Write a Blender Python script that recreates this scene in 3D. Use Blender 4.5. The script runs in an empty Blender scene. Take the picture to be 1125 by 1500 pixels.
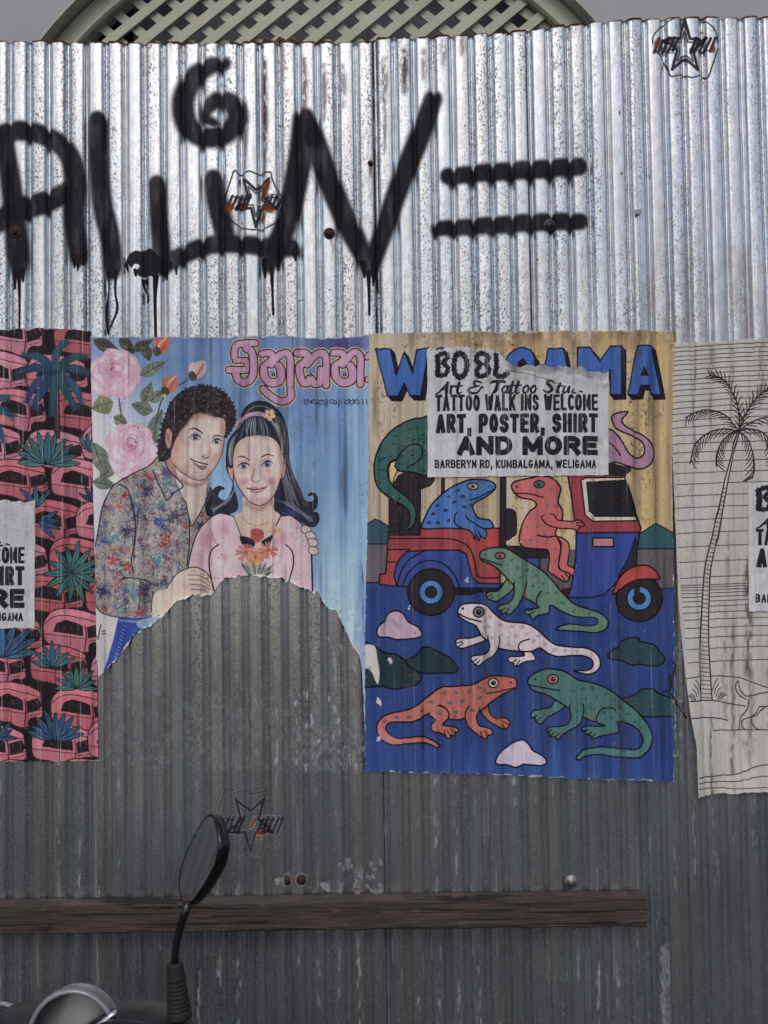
import bpy, bmesh, math, random
import numpy as np
from mathutils import Vector, Matrix

scene = bpy.context.scene
COL = scene.collection

# ------------------------------------------------------------------ camera
CAM_POS = Vector((0.0, -2.4, 1.65))
PITCH_UP, ROLL = math.radians(2.2), math.radians(-0.86)
FOCAL = 1440.0                                    # focal length for a 1125 x 1500 picture
CAM_ROT = Matrix.Rotation(math.radians(90) + PITCH_UP, 3, 'X') @ Matrix.Rotation(ROLL, 3, 'Z')
cam = bpy.data.cameras.new('camera')
cam.sensor_fit = 'VERTICAL'
cam.sensor_height = 36.0
cam.lens = 36.0 * FOCAL / 1500.0
cam.clip_start, cam.clip_end = 0.05, 3000.0
cam_obj = bpy.data.objects.new('camera', cam)
cam_obj.matrix_world = Matrix.Translation(CAM_POS) @ CAM_ROT.to_4x4()
COL.objects.link(cam_obj)
scene.camera = cam_obj

# ------------------------------------------------------------------ daylight: bright hazy sky, weak wide sun
SUN_EL, SUN_AZ = math.radians(46), math.radians(188)      # azimuth clockwise from +Y (the fence's back)
world = bpy.data.worlds.new('World')
scene.world = world
world.use_nodes = True
wn = world.node_tree.nodes
wn.clear()
sky = wn.new('ShaderNodeTexSky')
sky.sky_type = 'NISHITA'
sky.sun_disc = False
sky.sun_elevation = SUN_EL
sky.sun_rotation = SUN_AZ
sky.air_density, sky.dust_density, sky.ozone_density = 1.0, 3.6, 1.2
bg = wn.new('ShaderNodeBackground')
bg.inputs['Strength'].default_value = 0.14
wout = wn.new('ShaderNodeOutputWorld')
world.node_tree.links.new(sky.outputs['Color'], bg.inputs['Color'])
world.node_tree.links.new(bg.outputs['Background'], wout.inputs['Surface'])

sun = bpy.data.lights.new('sun', 'SUN')
sun.energy = 0.6
sun.angle = math.radians(14)
sun.color = (1.0, 0.98, 0.95)
sun_obj = bpy.data.objects.new('sun', sun)
sd = Vector((math.sin(SUN_AZ) * math.cos(SUN_EL), math.cos(SUN_AZ) * math.cos(SUN_EL), math.sin(SUN_EL)))
sun_obj.rotation_euler = sd.to_track_quat('Z', 'Y').to_euler()
COL.objects.link(sun_obj)

scene.view_settings.view_transform = 'Standard'
scene.view_settings.look = 'None'
scene.view_settings.gamma = 1.0
scene.view_settings.use_curve_mapping = False
scene.view_settings.exposure = -0.38
# ------------------------------------------------------------------ survey: where a point of the photograph lies on a plane y = const
_R = np.array(CAM_ROT) if not isinstance(CAM_ROT, np.ndarray) else CAM_ROT
_C = np.array(CAM_POS, float)

def at(px, py, y=0.0):
    """World point on the vertical plane y seen in direction (px, py)."""
    d = _R @ np.array(((px - 562.5) / FOCAL, -(py - 750.0) / FOCAL, -1.0))
    t = (y - _C[1]) / d[1]
    return _C + d * t

def at_many(px, py, y=0.0):
    px, py = np.broadcast_arrays(np.asarray(px, float), np.asarray(py, float))
    v = np.stack([(px - 562.5) / FOCAL, -(py - 750.0) / FOCAL, -np.ones_like(px)], -1) @ _R.T
    t = (y - _C[1]) / v[..., 1]
    return _C[0] + v[..., 0] * t, _C[2] + v[..., 2] * t

def seen(x, z, y=0.0):
    """Inverse of at_many for points of the plane y: their place in drawing units."""
    x, z = np.asarray(x, float), np.asarray(z, float)
    q = np.stack([x - _C[0], np.full_like(x, y - _C[1]), z - _C[2]], -1) @ _R
    return 562.5 + FOCAL * q[..., 0] / -q[..., 2], 750.0 - FOCAL * q[..., 1] / -q[..., 2]

PITCH_M = 28.6 / 600.0                  # one corrugation, metres
X_GROOVE = float(at(913, 33)[0])

def rib_phase(px, py):
    x, _ = at_many(px, py)
    return ((x - X_GROOVE) / PITCH_M) % 1.0
# ------------------------------------------------------------------ object helpers
def tag(o, label=None, cat=None, group=None, kind=None):
    if label: o['label'] = label
    if cat: o['category'] = cat
    if group: o['group'] = group
    if kind: o['kind'] = kind
    return o

def empty(name, loc=(0, 0, 0)):
    o = bpy.data.objects.new(name, None)
    o.location = loc
    o.empty_display_size = 0.1
    COL.objects.link(o)
    bpy.context.view_layer.update()
    return o

def make(name, verts, faces, mat, parent=None, smooth=True, uv=None):
    """One mesh object; vertices are world coordinates."""
    me = bpy.data.meshes.new(name)
    me.from_pydata([tuple(map(float, v)) for v in verts], [], [tuple(map(int, f)) for f in faces])
    me.update()
    if smooth:
        me.polygons.foreach_set('use_smooth', [True] * len(me.polygons))
    if uv is not None:
        lay = me.uv_layers.new(name='print')
        idx = np.empty(len(me.loops), np.int32)
        me.loops.foreach_get('vertex_index', idx)
        lay.data.foreach_set('uv', np.asarray(uv, np.float32)[idx].ravel())
    if mat is not None:
        me.materials.append(mat)
    o = bpy.data.objects.new(name, me)
    COL.objects.link(o)
    if parent is not None:
        o.parent = parent
        o.matrix_parent_inverse = parent.matrix_world.inverted()
    return o

def from_bm(name, bm, mat, parent=None, smooth=False):
    me = bpy.data.meshes.new(name)
    bmesh.ops.recalc_face_normals(bm, faces=bm.faces)
    bm.to_mesh(me)
    bm.free()
    if smooth:
        me.polygons.foreach_set('use_smooth', [True] * len(me.polygons))
    me.materials.append(mat)
    o = bpy.data.objects.new(name, me)
    COL.objects.link(o)
    if parent is not None:
        o.parent = parent
        o.matrix_parent_inverse = parent.matrix_world.inverted()
    return o

def grid_faces(nu, nv, closed_u=False):
    f = []
    for j in range(nv - 1):
        for i in range(nu if closed_u else nu - 1):
            a, b = j * nu + i, j * nu + (i + 1) % nu
            f.append((a, b, b + nu, a + nu))
    return f

def loft(name, rings, mat, parent=None, cap=True, smooth=True):
    """Skin between closed rings with equal point counts."""
    n = len(rings[0])
    v = [p for r in rings for p in r]
    f = grid_faces(n, len(rings), True)
    if cap:
        f.append(tuple(reversed(range(n))))
        f.append(tuple((len(rings) - 1) * n + i for i in range(n)))
    return make(name, v, f, mat, parent, smooth)

def frame_of(d):
    d = Vector(d).normalized()
    a = d.orthogonal().normalized()
    return a, d.cross(a).normalized()

def tube(name, pts, radii, mat, parent=None, n=12, flat=1.0):
    pts = [Vector(p) for p in pts]
    if not hasattr(radii, '__len__'):
        radii = [radii] * len(pts)
    rings = []
    a, b = frame_of(pts[1] - pts[0])
    for i, p in enumerate(pts):
        d = (pts[min(i + 1, len(pts) - 1)] - pts[max(i - 1, 0)]).normalized()
        a = (a - d * a.dot(d)).normalized()
        b = d.cross(a)
        rings.append([p + (a * math.cos(t) + b * math.sin(t) * flat) * radii[i] for t in np.linspace(0, 2 * math.pi, n, endpoint=False)])
    return loft(name, rings, mat, parent)

def lathe(name, base, axis, profile, mat, parent=None, n=20):
    """profile: list of (distance along axis, radius)."""
    axis = Vector(axis).normalized()
    a, b = frame_of(axis)
    base = Vector(base)
    rings = [[base + axis * h + (a * math.cos(t) + b * math.sin(t)) * max(r, 1e-4) for t in np.linspace(0, 2 * math.pi, n, endpoint=False)] for h, r in profile]
    return loft(name, rings, mat, parent)

def box_bm(size, bevel=0.0, seg=2):
    bm = bmesh.new()
    bmesh.ops.create_cube(bm, size=1.0)
    bmesh.ops.scale(bm, vec=Vector(size), verts=bm.verts)
    if bevel:
        bmesh.ops.bevel(bm, geom=list(bm.edges), offset=bevel, segments=seg, affect='EDGES', profile=0.5)
    return bm

# ------------------------------------------------------------------ materials
class Mat:
    def __init__(s, name):
        s.m = bpy.data.materials.new(name)
        s.m.use_nodes = True
        s.t = s.m.node_tree
        s.b = s.t.nodes['Principled BSDF']
        s.out = s.t.nodes['Material Output']
    def node(s, kind, **kw):
        n = s.t.nodes.new(kind)
        for k, v in kw.items():
            if k.startswith('i_'):
                n.inputs[k[2:].replace('_', ' ')].default_value = v
            else:
                setattr(n, k, v)
        return n
    def link(s, a, b):
        s.t.links.new(a, b)
    def pos(s, scale=(1, 1, 1)):
        g = s.node('ShaderNodeNewGeometry')
        mp = s.node('ShaderNodeMapping')
        mp.inputs['Scale'].default_value = scale
        s.link(g.outputs['Position'], mp.inputs['Vector'])
        return mp.outputs['Vector']
    def noise(s, scale, detail=4, vec=None, rough=.55):
        n = s.node('ShaderNodeTexNoise')
        n.inputs['Scale'].default_value = scale
        n.inputs['Detail'].default_value = detail
        n.inputs['Roughness'].default_value = rough
        if vec is not None:
            s.link(vec, n.inputs['Vector'])
        return n.outputs['Fac']
    def ramp(s, fac, stops):
        r = s.node('ShaderNodeValToRGB')
        el = r.color_ramp.elements
        while len(el) < len(stops):
            el.new(0.5)
        for e, (p, c) in zip(el, stops):
            e.position = p
            e.color = (c, c, c, 1) if not hasattr(c, '__len__') else (*c, 1)
        s.link(fac, r.inputs['Fac'])
        return r.outputs['Color']
    def mix(s, fac, a, b, blend='MIX'):
        n = s.node('ShaderNodeMix', data_type='RGBA', blend_type=blend)
        for sock, v in ((n.inputs[0], fac), (n.inputs[6], a), (n.inputs[7], b)):
            if isinstance(v, bpy.types.NodeSocket):
                s.link(v, sock)
            elif hasattr(v, '__len__'):
                sock.default_value = (*v[:3], 1)
            else:
                sock.default_value = v if sock == n.inputs[0] else (v, v, v, 1)
        return n.outputs[2]
    def math(s, op, a, b=0.0):
        n = s.node('ShaderNodeMath', operation=op)
        for sock, v in zip(n.inputs, (a, b)):
            if isinstance(v, bpy.types.NodeSocket):
                s.link(v, sock)
            else:
                sock.default_value = v
        return n.outputs[0]
    def set(s, **kw):
        for k, v in kw.items():
            sock = s.b.inputs[k.replace('_', ' ')]
            if isinstance(v, bpy.types.NodeSocket):
                s.link(v, sock)
            elif hasattr(v, '__len__') and len(v) == 3:
                sock.default_value = (*v, 1)
            else:
                sock.default_value = v
        return s
    def bump(s, h, strength, dist):
        n = s.node('ShaderNodeBump')
        n.inputs['Strength'].default_value = strength
        n.inputs['Distance'].default_value = dist
        s.link(h, n.inputs['Height'])
        s.link(n.outputs['Normal'], s.b.inputs['Normal'])

def plain(name, col, rough=.5, metal=0.0, grime=.25, scale=14, bump=0.0, spec=.5):
    m = Mat(name)
    n = m.noise(scale, 5, m.pos())
    c = m.mix(m.ramp(n, [(.3, 0), (.7, 1)]), [v * (1 - grime) for v in col], [min(1, v * (1 + grime * .5)) for v in col])
    m.set(Base_Color=c, Metallic=metal, Roughness=m.math('ADD', m.math('MULTIPLY', n, .25), rough - .12))
    m.b.inputs['Specular IOR Level'].default_value = spec
    if bump:
        m.bump(m.noise(scale * 6, 4, m.pos()), bump, .002)
    return m.m
# ------------------------------------------------------------------ print shop
# A small vector painter: everything printed, sprayed or stained on the fence is
# drawn here from curves and noise (no files are read).  One unit = one 1/600 m.
def lin(c):
    c = np.asarray(c, np.float32)
    return np.where(c <= 0.04045, c / 12.92, ((c + 0.055) / 1.055) ** 2.4)

def enc(c):
    c = np.clip(c, 0, 1)
    return np.where(c <= 0.0031308, c * 12.92, 1.055 * c ** (1 / 2.4) - 0.055)

def spline(pts, closed=False, n=7):
    p = np.asarray(pts, np.float64)
    m = len(p)
    if m < 3:
        return p
    out = []
    t = np.linspace(0, 1, n, endpoint=False)[:, None]
    for i in range(m if closed else m - 1):
        if closed:
            a, b, c, d = p[(i - 1) % m], p[i], p[(i + 1) % m], p[(i + 2) % m]
        else:
            a, b, c, d = p[max(i - 1, 0)], p[i], p[i + 1], p[min(i + 2, m - 1)]
        out.append(0.5 * (2 * b + (c - a) * t + (2 * a - 5 * b + 4 * c - d) * t * t
                          + (3 * b - a - 3 * c + d) * t ** 3))
    if not closed:
        out.append(p[-1:])
    return np.concatenate(out)

def vnoise(h, w, sx, sy, seed, octaves=3, gain=0.5):
    """Smooth value noise, cell size sx by sy pixels, range about 0..1."""
    rng = np.random.default_rng(seed)
    tot = np.zeros((h, w), np.float32)
    amp, norm = 1.0, 0.0
    for o in range(octaves):
        cx, cy = max(sx / 2 ** o, 1.0), max(sy / 2 ** o, 1.0)
        gw, gh = int(w / cx) + 3, int(h / cy) + 3
        g = rng.random((gh, gw)).astype(np.float32)
        x = np.arange(w) / cx
        y = np.arange(h) / cy
        xi, yi = x.astype(int), y.astype(int)
        fx, fy = (x - xi).astype(np.float32), (y - yi).astype(np.float32)
        fx, fy = fx * fx * (3 - 2 * fx), fy * fy * (3 - 2 * fy)
        r0 = g[yi][:, xi] * (1 - fx) + g[yi][:, xi + 1] * fx
        r1 = g[yi + 1][:, xi] * (1 - fx) + g[yi + 1][:, xi + 1] * fx
        tot += amp * (r0 * (1 - fy[:, None]) + r1 * fy[:, None])
        norm += amp
        amp *= gain
    return tot / norm

class Canvas:
    def __init__(s, x0, y0, x1, y1, scale, base=(165, 165, 165)):
        s.x0, s.y0, s.x1, s.y1, s.k = x0, y0, x1, y1, scale
        s.w, s.h = int(round((x1 - x0) * scale)), int(round((y1 - y0) * scale))
        s.a = np.empty((s.h, s.w, 3), np.float32)
        s.a[:] = np.array(base, np.float32) / 255
        s.cov = np.zeros((s.h, s.w), np.float32)
        s.clip = None

    def px(s, pts):
        p = np.asarray(pts, np.float64)
        return (p - (s.x0, s.y0)) * s.k

    def grid(s):
        X = (np.arange(s.w) + 0.5) / s.k + s.x0
        Y = (np.arange(s.h) + 0.5) / s.k + s.y0
        return X[None, :], Y[:, None]

    # ---- masks: (row0, col0, 2-d array)
    def poly(s, pts, smooth=True, n=6):
        P = s.px(spline(pts, True, n) if smooth else pts)
        x0, y0 = np.floor(P.min(0)).astype(int) - 1
        x1, y1 = np.ceil(P.max(0)).astype(int) + 2
        x0, y0, x1, y1 = max(x0, 0), max(y0, 0), min(x1, s.w), min(y1, s.h)
        if x1 <= x0 or y1 <= y0:
            return None
        S = 3
        rows = y0 + (np.arange((y1 - y0) * S) + 0.5) / S
        A, B = P, np.roll(P, -1, 0)
        ay, by = A[:, 1][None], B[:, 1][None]
        r = rows[:, None]
        hit = (ay <= r) != (by <= r)
        den = np.where(by == ay, 1, by - ay)
        X = np.where(hit, A[:, 0][None] + (r - ay) / den * (B[:, 0] - A[:, 0])[None], np.inf)
        X.sort(1)
        keep = hit.sum(1).max()
        X = X[:, :keep]
        w = x1 - x0
        d = np.zeros((len(rows), w + 2), np.float32)
        for j in range(keep):
            x = X[:, j]
            ok = np.isfinite(x)
            xx = np.clip(x[ok] - x0, 0, w)
            i = np.minimum(xx.astype(int), w)
            f = xx - i
            sg = 1.0 if j % 2 == 0 else -1.0
            rr = np.nonzero(ok)[0]
            np.add.at(d, (rr, i), sg * (1 - f))
            np.add.at(d, (rr, i + 1), sg * f)
        m = np.cumsum(d, 1)[:, :w].reshape(y1 - y0, S, w).mean(1)
        return y0, x0, np.clip(m, 0, 1)

    def line(s, pts, width, closed=False, smooth=True, soft=0.0, n=6, taper=None):
        """Stroke mask; width may be a list (one per point); soft is the blur in units."""
        wd = np.atleast_1d(np.asarray(width, np.float64))
        p = np.asarray(pts, np.float64)
        if len(wd) == 1:
            wd = np.full(len(p), wd[0])
        q = np.column_stack([p, wd])
        if smooth:
            q = spline(q, closed, n)
        if closed:
            q = np.concatenate([q, q[:1]])
        P = s.px(q[:, :2])
        R = np.maximum(q[:, 2], 0.05) * s.k / 2
        so = max(soft * s.k, 0.5)
        pad = R.max() + so + 1
        x0, y0 = np.floor(P.min(0) - pad).astype(int)
        x1, y1 = np.ceil(P.max(0) + pad).astype(int)
        x0, y0, x1, y1 = max(x0, 0), max(y0, 0), min(x1, s.w), min(y1, s.h)
        if x1 <= x0 or y1 <= y0:
            return None
        D = np.full((y1 - y0, x1 - x0), 1e6, np.float32)
        for i in range(len(P) - 1):
            a, b = P[i], P[i + 1]
            pd = max(R[i], R[i + 1]) + so + 1
            u0, u1 = int(max(min(a[0], b[0]) - pd, x0)), int(min(max(a[0], b[0]) + pd + 1, x1))
            v0, v1 = int(max(min(a[1], b[1]) - pd, y0)), int(min(max(a[1], b[1]) + pd + 1, y1))
            if u1 <= u0 or v1 <= v0:
                continue
            xx = np.arange(u0, u1)[None, :] + 0.5 - a[0]
            yy = np.arange(v0, v1)[:, None] + 0.5 - a[1]
            dx, dy = b - a
            L = dx * dx + dy * dy
            t = np.clip((xx * dx + yy * dy) / L, 0, 1) if L > 1e-9 else np.zeros_like(xx + yy)
            dd = np.sqrt((xx - t * dx) ** 2 + (yy - t * dy) ** 2) - (R[i] + (R[i + 1] - R[i]) * t)
            sub = D[v0 - y0:v1 - y0, u0 - x0:u1 - x0]
            np.minimum(sub, dd, out=sub)
        m = np.clip(0.5 - D / (2 * so), 0, 1)
        if soft:
            m = m * m * (3 - 2 * m)
        return y0, x0, m

    def spot(s, cx, cy, rx, ry, rot=0.0, hard=0.0):
        """Soft round dab, full at the centre."""
        r = max(rx, ry)
        u0, v0 = np.floor(s.px((cx - r, cy - r))).astype(int)
        u1, v1 = np.ceil(s.px((cx + r, cy + r))).astype(int)
        u0, v0, u1, v1 = max(u0, 0), max(v0, 0), min(u1, s.w), min(v1, s.h)
        if u1 <= u0 or v1 <= v0:
            return None
        X = (np.arange(u0, u1)[None] + 0.5) / s.k + s.x0 - cx
        Y = (np.arange(v0, v1)[:, None] + 0.5) / s.k + s.y0 - cy
        c, sn = math.cos(rot), math.sin(rot)
        d = np.sqrt(((X * c + Y * sn) / rx) ** 2 + ((Y * c - X * sn) / ry) ** 2)
        m = np.clip((1 - d) / (1 - hard + 1e-6), 0, 1)
        return v0, u0, (m * m * (3 - 2 * m)).astype(np.float32)

    def put(s, mask, col, alpha=1.0, within=None):
        if mask is None:
            return
        y, x, m = mask
        h, w = m.shape
        m = m * alpha
        if within is not None:
            yy, xx, mm = within
            hh, ww = mm.shape
            u0, u1, v0, v1 = max(x, xx), min(x + w, xx + ww), max(y, yy), min(y + h, yy + hh)
            if u1 <= u0 or v1 <= v0:
                return
            m = m[v0 - y:v1 - y, u0 - x:u1 - x] * mm[v0 - yy:v1 - yy, u0 - xx:u1 - xx]
            y, x = v0, u0
            h, w = m.shape
        if s.clip is not None:
            m = m * s.clip[y:y + h, x:x + w]
        c = np.asarray(col, np.float32)
        if c.ndim == 1:
            c = c / 255
        else:
            c = c[y:y + h, x:x + w]
        v = s.a[y:y + h, x:x + w]
        v += (c - v) * m[..., None]
        cv = s.cov[y:y + h, x:x + w]
        cv += (1 - cv) * m

    def fill(s, pts, col, smooth=True, alpha=1.0, edge=None, ew=2.0, within=None):
        m = s.poly(pts, smooth)
        s.put(m, col, alpha, within)
        if edge is not None:
            s.put(s.line(pts, ew, True, smooth), edge, 1.0, within)
        return m

    def ink(s, pts, width, col=(24, 20, 26), alpha=1.0, smooth=True, soft=0.0, closed=False, within=None):
        s.put(s.line(pts, width, closed, smooth, soft), col, alpha, within)

    def dab(s, cx, cy, rx, ry, col, alpha=1.0, rot=0.0, hard=0.0, within=None):
        s.put(s.spot(cx, cy, rx, ry, rot, hard), col, alpha, within)

    def disc(s, cx, cy, r, col, edge=None, ew=2.0, ry=None):
        t = np.linspace(0, 2 * math.pi, 28, endpoint=False)
        s.fill(np.column_stack([cx + r * np.cos(t), cy + (ry or r) * np.sin(t)]), col, False, 1, edge, ew)

    def times(s, f):
        s.a *= f[..., None] if f.ndim == 2 else f

    def mixin(s, m, col):
        s.a += (np.asarray(col, np.float32) / 255 - s.a) * m[..., None]

# ---- a plain heavy capital alphabet from strokes, unit box, y down
def _arc(cx, cy, rx, ry, a0, a1, n=14):
    t = np.radians(np.linspace(a0, a1, n))
    return [(cx + rx * math.cos(q), cy + ry * math.sin(q)) for q in t]

GL = {
    'A': [[(0, 1), (.5, 0), (1, 1)], [(.2, .66), (.8, .66)]],
    'B': [[(0, 0), (0, 1)], [(0, 0), (.55, 0)] + _arc(.6, .24, .36, .24, -90, 90) + [(0, .48)],
          [(0, .48), (.6, .48)] + _arc(.62, .74, .38, .26, -90, 90) + [(0, 1)]],
    'C': [_arc(.52, .5, .52, .5, -48, -312, 26)],
    'D': [[(0, 0), (0, 1), (.4, 1)] + _arc(.42, .5, .58, .5, 90, -90, 18) + [(0, 0)]],
    'E': [[(1, 0), (0, 0), (0, 1), (1, 1)], [(0, .48), (.9, .48)]],
    'G': [_arc(.5, .5, .5, .5, -45, -330, 26) + [(1, .56), (.58, .56)]],
    'H': [[(0, 0), (0, 1)], [(1, 0), (1, 1)], [(0, .48), (1, .48)]],
    'I': [[(.5, 0), (.5, 1)]],
    'K': [[(0, 0), (0, 1)], [(1, 0), (.08, .58)], [(.34, .4), (1, 1)]],
    'L': [[(0, 0), (0, 1), (1, 1)]],
    'M': [[(0, 1), (0, 0), (.5, .8), (1, 0), (1, 1)]],
    'N': [[(0, 1), (0, 0), (1, 1), (1, 0)]],
    'O': [_arc(.5, .5, .5, .5, 0, 360, 30)],
    'P': [[(0, 1), (0, 0), (.55, 0)] + _arc(.6, .28, .4, .28, -90, 90) + [(0, .56)]],
    'R': [[(0, 1), (0, 0), (.55, 0)] + _arc(.6, .26, .4, .26, -90, 90) + [(0, .52)], [(.5, .52), (1, 1)]],
    'S': [[(.95, .2)] + _arc(.5, .25, .45, .25, -20, -250, 16) + _arc(.5, .75, .48, .25, -70, 160, 16)],
    'T': [[(0, 0), (1, 0)], [(.5, 0), (.5, 1)]],
    'U': [[(0, 0), (0, .66)] + _arc(.5, .66, .5, .34, 180, 0, 14) + [(1, 0)]],
    'W': [[(0, 0), (.25, 1), (.5, .12), (.75, 1), (1, 0)]],
    'Y': [[(0, 0), (.5, .5), (1, 0)], [(.5, .5), (.5, 1)]],
    ',': [[(.5, .93), (.5, 1.0), (.3, 1.22)]],
}
GW = {'I': .04, ',': .1, 'M': 1.28, 'W': 1.42, 'L': .84, 'E': .86, ' ': .1, 'T': .95}

def lettering(c, text, x0, x1, y0, y1, wt, col=(30, 29, 36), slope=0.0, alpha=1.0):
    """Fit a line of capitals into the box x0..x1, y0..y1 with stroke weight wt."""
    gap = max(wt * .26, .8)
    n = len(text)
    u = (x1 - x0 - n * wt - (n - 1) * gap) / sum(GW.get(ch, 1) for ch in text)
    x = x0 + wt / 2
    top, bot = y0 + wt / 2, y1 - wt / 2
    for ch in text:
        w = GW.get(ch, 1) * u
        if ch != ' ':
            for st in GL[ch]:
                q = [(x + a * w, top + b * (bot - top) + slope * (x + a * w - x0)) for a, b in st]
                # square ends: draw each stroke as a joined run of quads
                c.put(c.line(q, wt, False, False), col, alpha)
                for e, f in ((q[0], q[1]), (q[-1], q[-2])):
                    d = np.subtract(e, f)
                    L = math.hypot(*d) or 1
                    d = d / L * wt / 2
                    nx = np.array((-d[1], d[0]))
                    e = np.asarray(e)
                    c.fill([e + nx, e + nx + d, e - nx + d, e - nx], col, False, alpha)
        x += w + wt + gap
# ------------------------------------------------------------------ poster: lizards riding a three-wheeler
INK = (20, 17, 24)
def spots(c, pts, col, r=3.0, alpha=.8, within=None, seed=0):
    rg = random.Random(seed)
    for x, y in pts:
        c.dab(x, y, r * rg.uniform(1.1, 1.6), r * rg.uniform(.8, 1.1), col, alpha, rg.uniform(-.9, .4), .55, within)

def toes(c, pts, w=1.6):
    for a, b in pts:
        c.ink([a, b], w, INK, smooth=False)

def eye(c, x, y, rx, ry, iris, pupil=(18, 16, 20), ring=INK):
    c.disc(x, y, rx, iris, ring, 1.9, ry)
    c.disc(x + .3, y, min(rx, ry) * .52, pupil)
    c.disc(x + 1.1, y - 1.0, .8, (170, 170, 165))

def paint_lizards():
    c = Canvas(528, 478, 992, 1150, 2.4, (172, 160, 136))
    X, Y = c.grid()
    H, W = c.h, c.w
    # sky: cream on one side, mustard on the other, run through with stains
    t = np.clip((X - 600) / 330, 0, 1) + 0 * Y
    st = vnoise(H, W, 26, 900, 3, 3)
    t2 = np.clip(t * .62 + (st - .55) * 1.5, 0, 1)[..., None]
    c.a[:] = (1 - t2) * np.array((168, 156, 138), np.float32) / 255 + t2 * np.array((176, 149, 84), np.float32) / 255
    c.mixin(.55 * np.clip(1 - np.abs(Y - 520) / 34, 0, 1) * (vnoise(H, W, 60, 40, 5) > .45) * np.clip(1 - np.abs(X - 720) / 110, 0, 1), (190, 146, 42))
    c.mixin(np.clip(1.1 - (Y - 486) / 34, 0, 1) * np.clip(vnoise(H, W, 34, 40, 6, 3) * 2.4 - .8, 0, .8) * np.clip((X - 600) / 90, 0, 1), (116, 88, 58))
    mould = np.clip(vnoise(H, W, 7, 10, 8, 3) * 5 - 2.9, 0, 1) * np.clip(vnoise(H, W, 80, 150, 9, 3) * 4 - 1.9, 0, 1)
    c.mixin(mould * .75, (70, 60, 54))
    c.mixin(np.clip(vnoise(H, W, 22, 600, 12, 3) * 3.4 - 2.0, 0, .55) + 0 * X, (122, 106, 92))
    # road, hills and the blue ground
    c.fill([(520, 797), (570, 797), (570, 856), (520, 856)], (92, 84, 92), False)
    c.fill([(925, 803), (1000, 803), (1000, 864), (925, 864)], (88, 80, 86), False)
    c.fill([(520, 797), (520, 772), (540, 767), (549, 761), (556, 763), (570, 772), (570, 797)], (44, 78, 88), False, 1, INK, 1.8)
    c.fill([(930, 804), (934, 782), (948, 773), (958, 767), (969, 773), (981, 780), (1000, 778), (1000, 804)], (38, 80, 84), False, 1, INK, 1.8)
    c.fill([(520, 853), (740, 853), (840, 862), (1000, 862), (1000, 1160), (520, 1160)], (36, 62, 122), False)
    blue = c.poly([(520, 853), (740, 853), (840, 862), (1000, 862), (1000, 1160), (520, 1160)], False)
    c.ink([(520, 853), (560, 853)], 2, smooth=False)
    c.ink([(958, 862), (1000, 862)], 2, smooth=False)
    c.dab(760, 1130, 260, 60, (44, 88, 150), .5, within=blue)
    c.dab(560, 1120, 120, 60, (40, 78, 142), .4, within=blue)
    for i, g in enumerate(np.linspace(545, 975, 15)):
        c.ink([(g, 860), (g + 6, 1145)], 10, (30, 44, 104), .28, False, 5)
        c.ink([(g + 14, 860), (g + 20, 1145)], 5, (52, 84, 140), .3, False, 4)
    # rocks
    dk = (30, 52, 60)
    c.fill([(520, 938), (548, 946), (564, 955), (581, 958), (594, 967), (609, 976), (617, 989), (615, 997), (605, 1003), (577, 1008), (558, 1004), (534, 1006), (520, 1006)], dk, True, 1, INK, 2.2)
    c.fill([(594, 968), (609, 959), (617, 949), (628, 947), (641, 953), (658, 962), (667, 972), (670, 979), (664, 984), (637, 985), (615, 984)], dk, True, 1, INK, 2.2)
    c.fill([(888, 959), (894, 951), (903, 947), (908, 939), (921, 933), (932, 934), (937, 939), (954, 943), (963, 953), (971, 963), (966, 972), (954, 974), (934, 972), (923, 973), (906, 966), (892, 964)], (36, 62, 72), True, 1, INK, 2.2)
    c.fill([(908, 1023), (928, 1016), (939, 1008), (952, 1007), (963, 1015), (978, 1020), (996, 1023), (996, 1048), (934, 1048)], (38, 68, 78), False, 1, INK, 2.2)
    pur = (166, 144, 166)
    c.fill([(552, 925), (556, 915), (563, 910), (568, 899), (579, 894), (590, 898), (598, 910), (611, 917), (618, 927), (613, 933), (583, 936), (570, 933), (556, 932)], pur, True, 1, INK, 2.3)
    c.ink([(566, 903), (562, 925)], 2, (120, 96, 124), .6, soft=2)
    c.fill([(725, 1112), (730, 1102), (741, 1093), (750, 1086), (763, 1082), (772, 1087), (779, 1097), (792, 1104), (799, 1113), (794, 1119), (768, 1118), (755, 1122), (743, 1119), (727, 1117)], (176, 168, 186), True, 1, INK, 2.3)
    # ---- the three-wheeler
    black = (40, 35, 43)
    c.fill([(570, 784), (570, 728), (576, 710), (584, 697), (600, 690), (634, 690), (636, 704), (630, 712), (616, 717), (615, 784)], black, False, 1, INK, 1.5)
    c.fill([(646, 690), (651, 690), (651, 740), (645, 740)], black, False)
    red, red2 = (146, 56, 64), (160, 70, 72)
    body = [(569, 784), (615, 784), (615, 774), (731, 774), (732, 862), (575, 858), (556, 856), (556, 841), (565, 840)]
    bm = c.fill(body, red, False, 1, INK, 2.2)
    c.ink([(572, 796), (655, 797), (672, 803)], 9, (128, 52, 66), .7, within=bm)
    c.dab(715, 800, 26, 60, (172, 62, 56), .8, within=bm)
    c.ink([(569, 789), (600, 789), (650, 789), (672, 793), (687, 803), (694, 822), (697, 839), (704, 846), (731, 846)], 2.2)
    c.ink([(567, 823), (581, 823)], 2)
    c.ink([(569, 805), (600, 805)], 2)
    fb = (44, 66, 134)
    c.fill([(577, 843), (580, 829), (586, 818), (595, 808), (622, 806), (672, 806), (682, 811), (687, 830), (691, 846), (700, 854), (732, 855), (732, 862), (660, 862), (581, 858)], fb, False, 1, INK, 2.2)
    c.ink([(582, 856), (588, 836), (600, 819), (622, 807)], 2.2)
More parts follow.
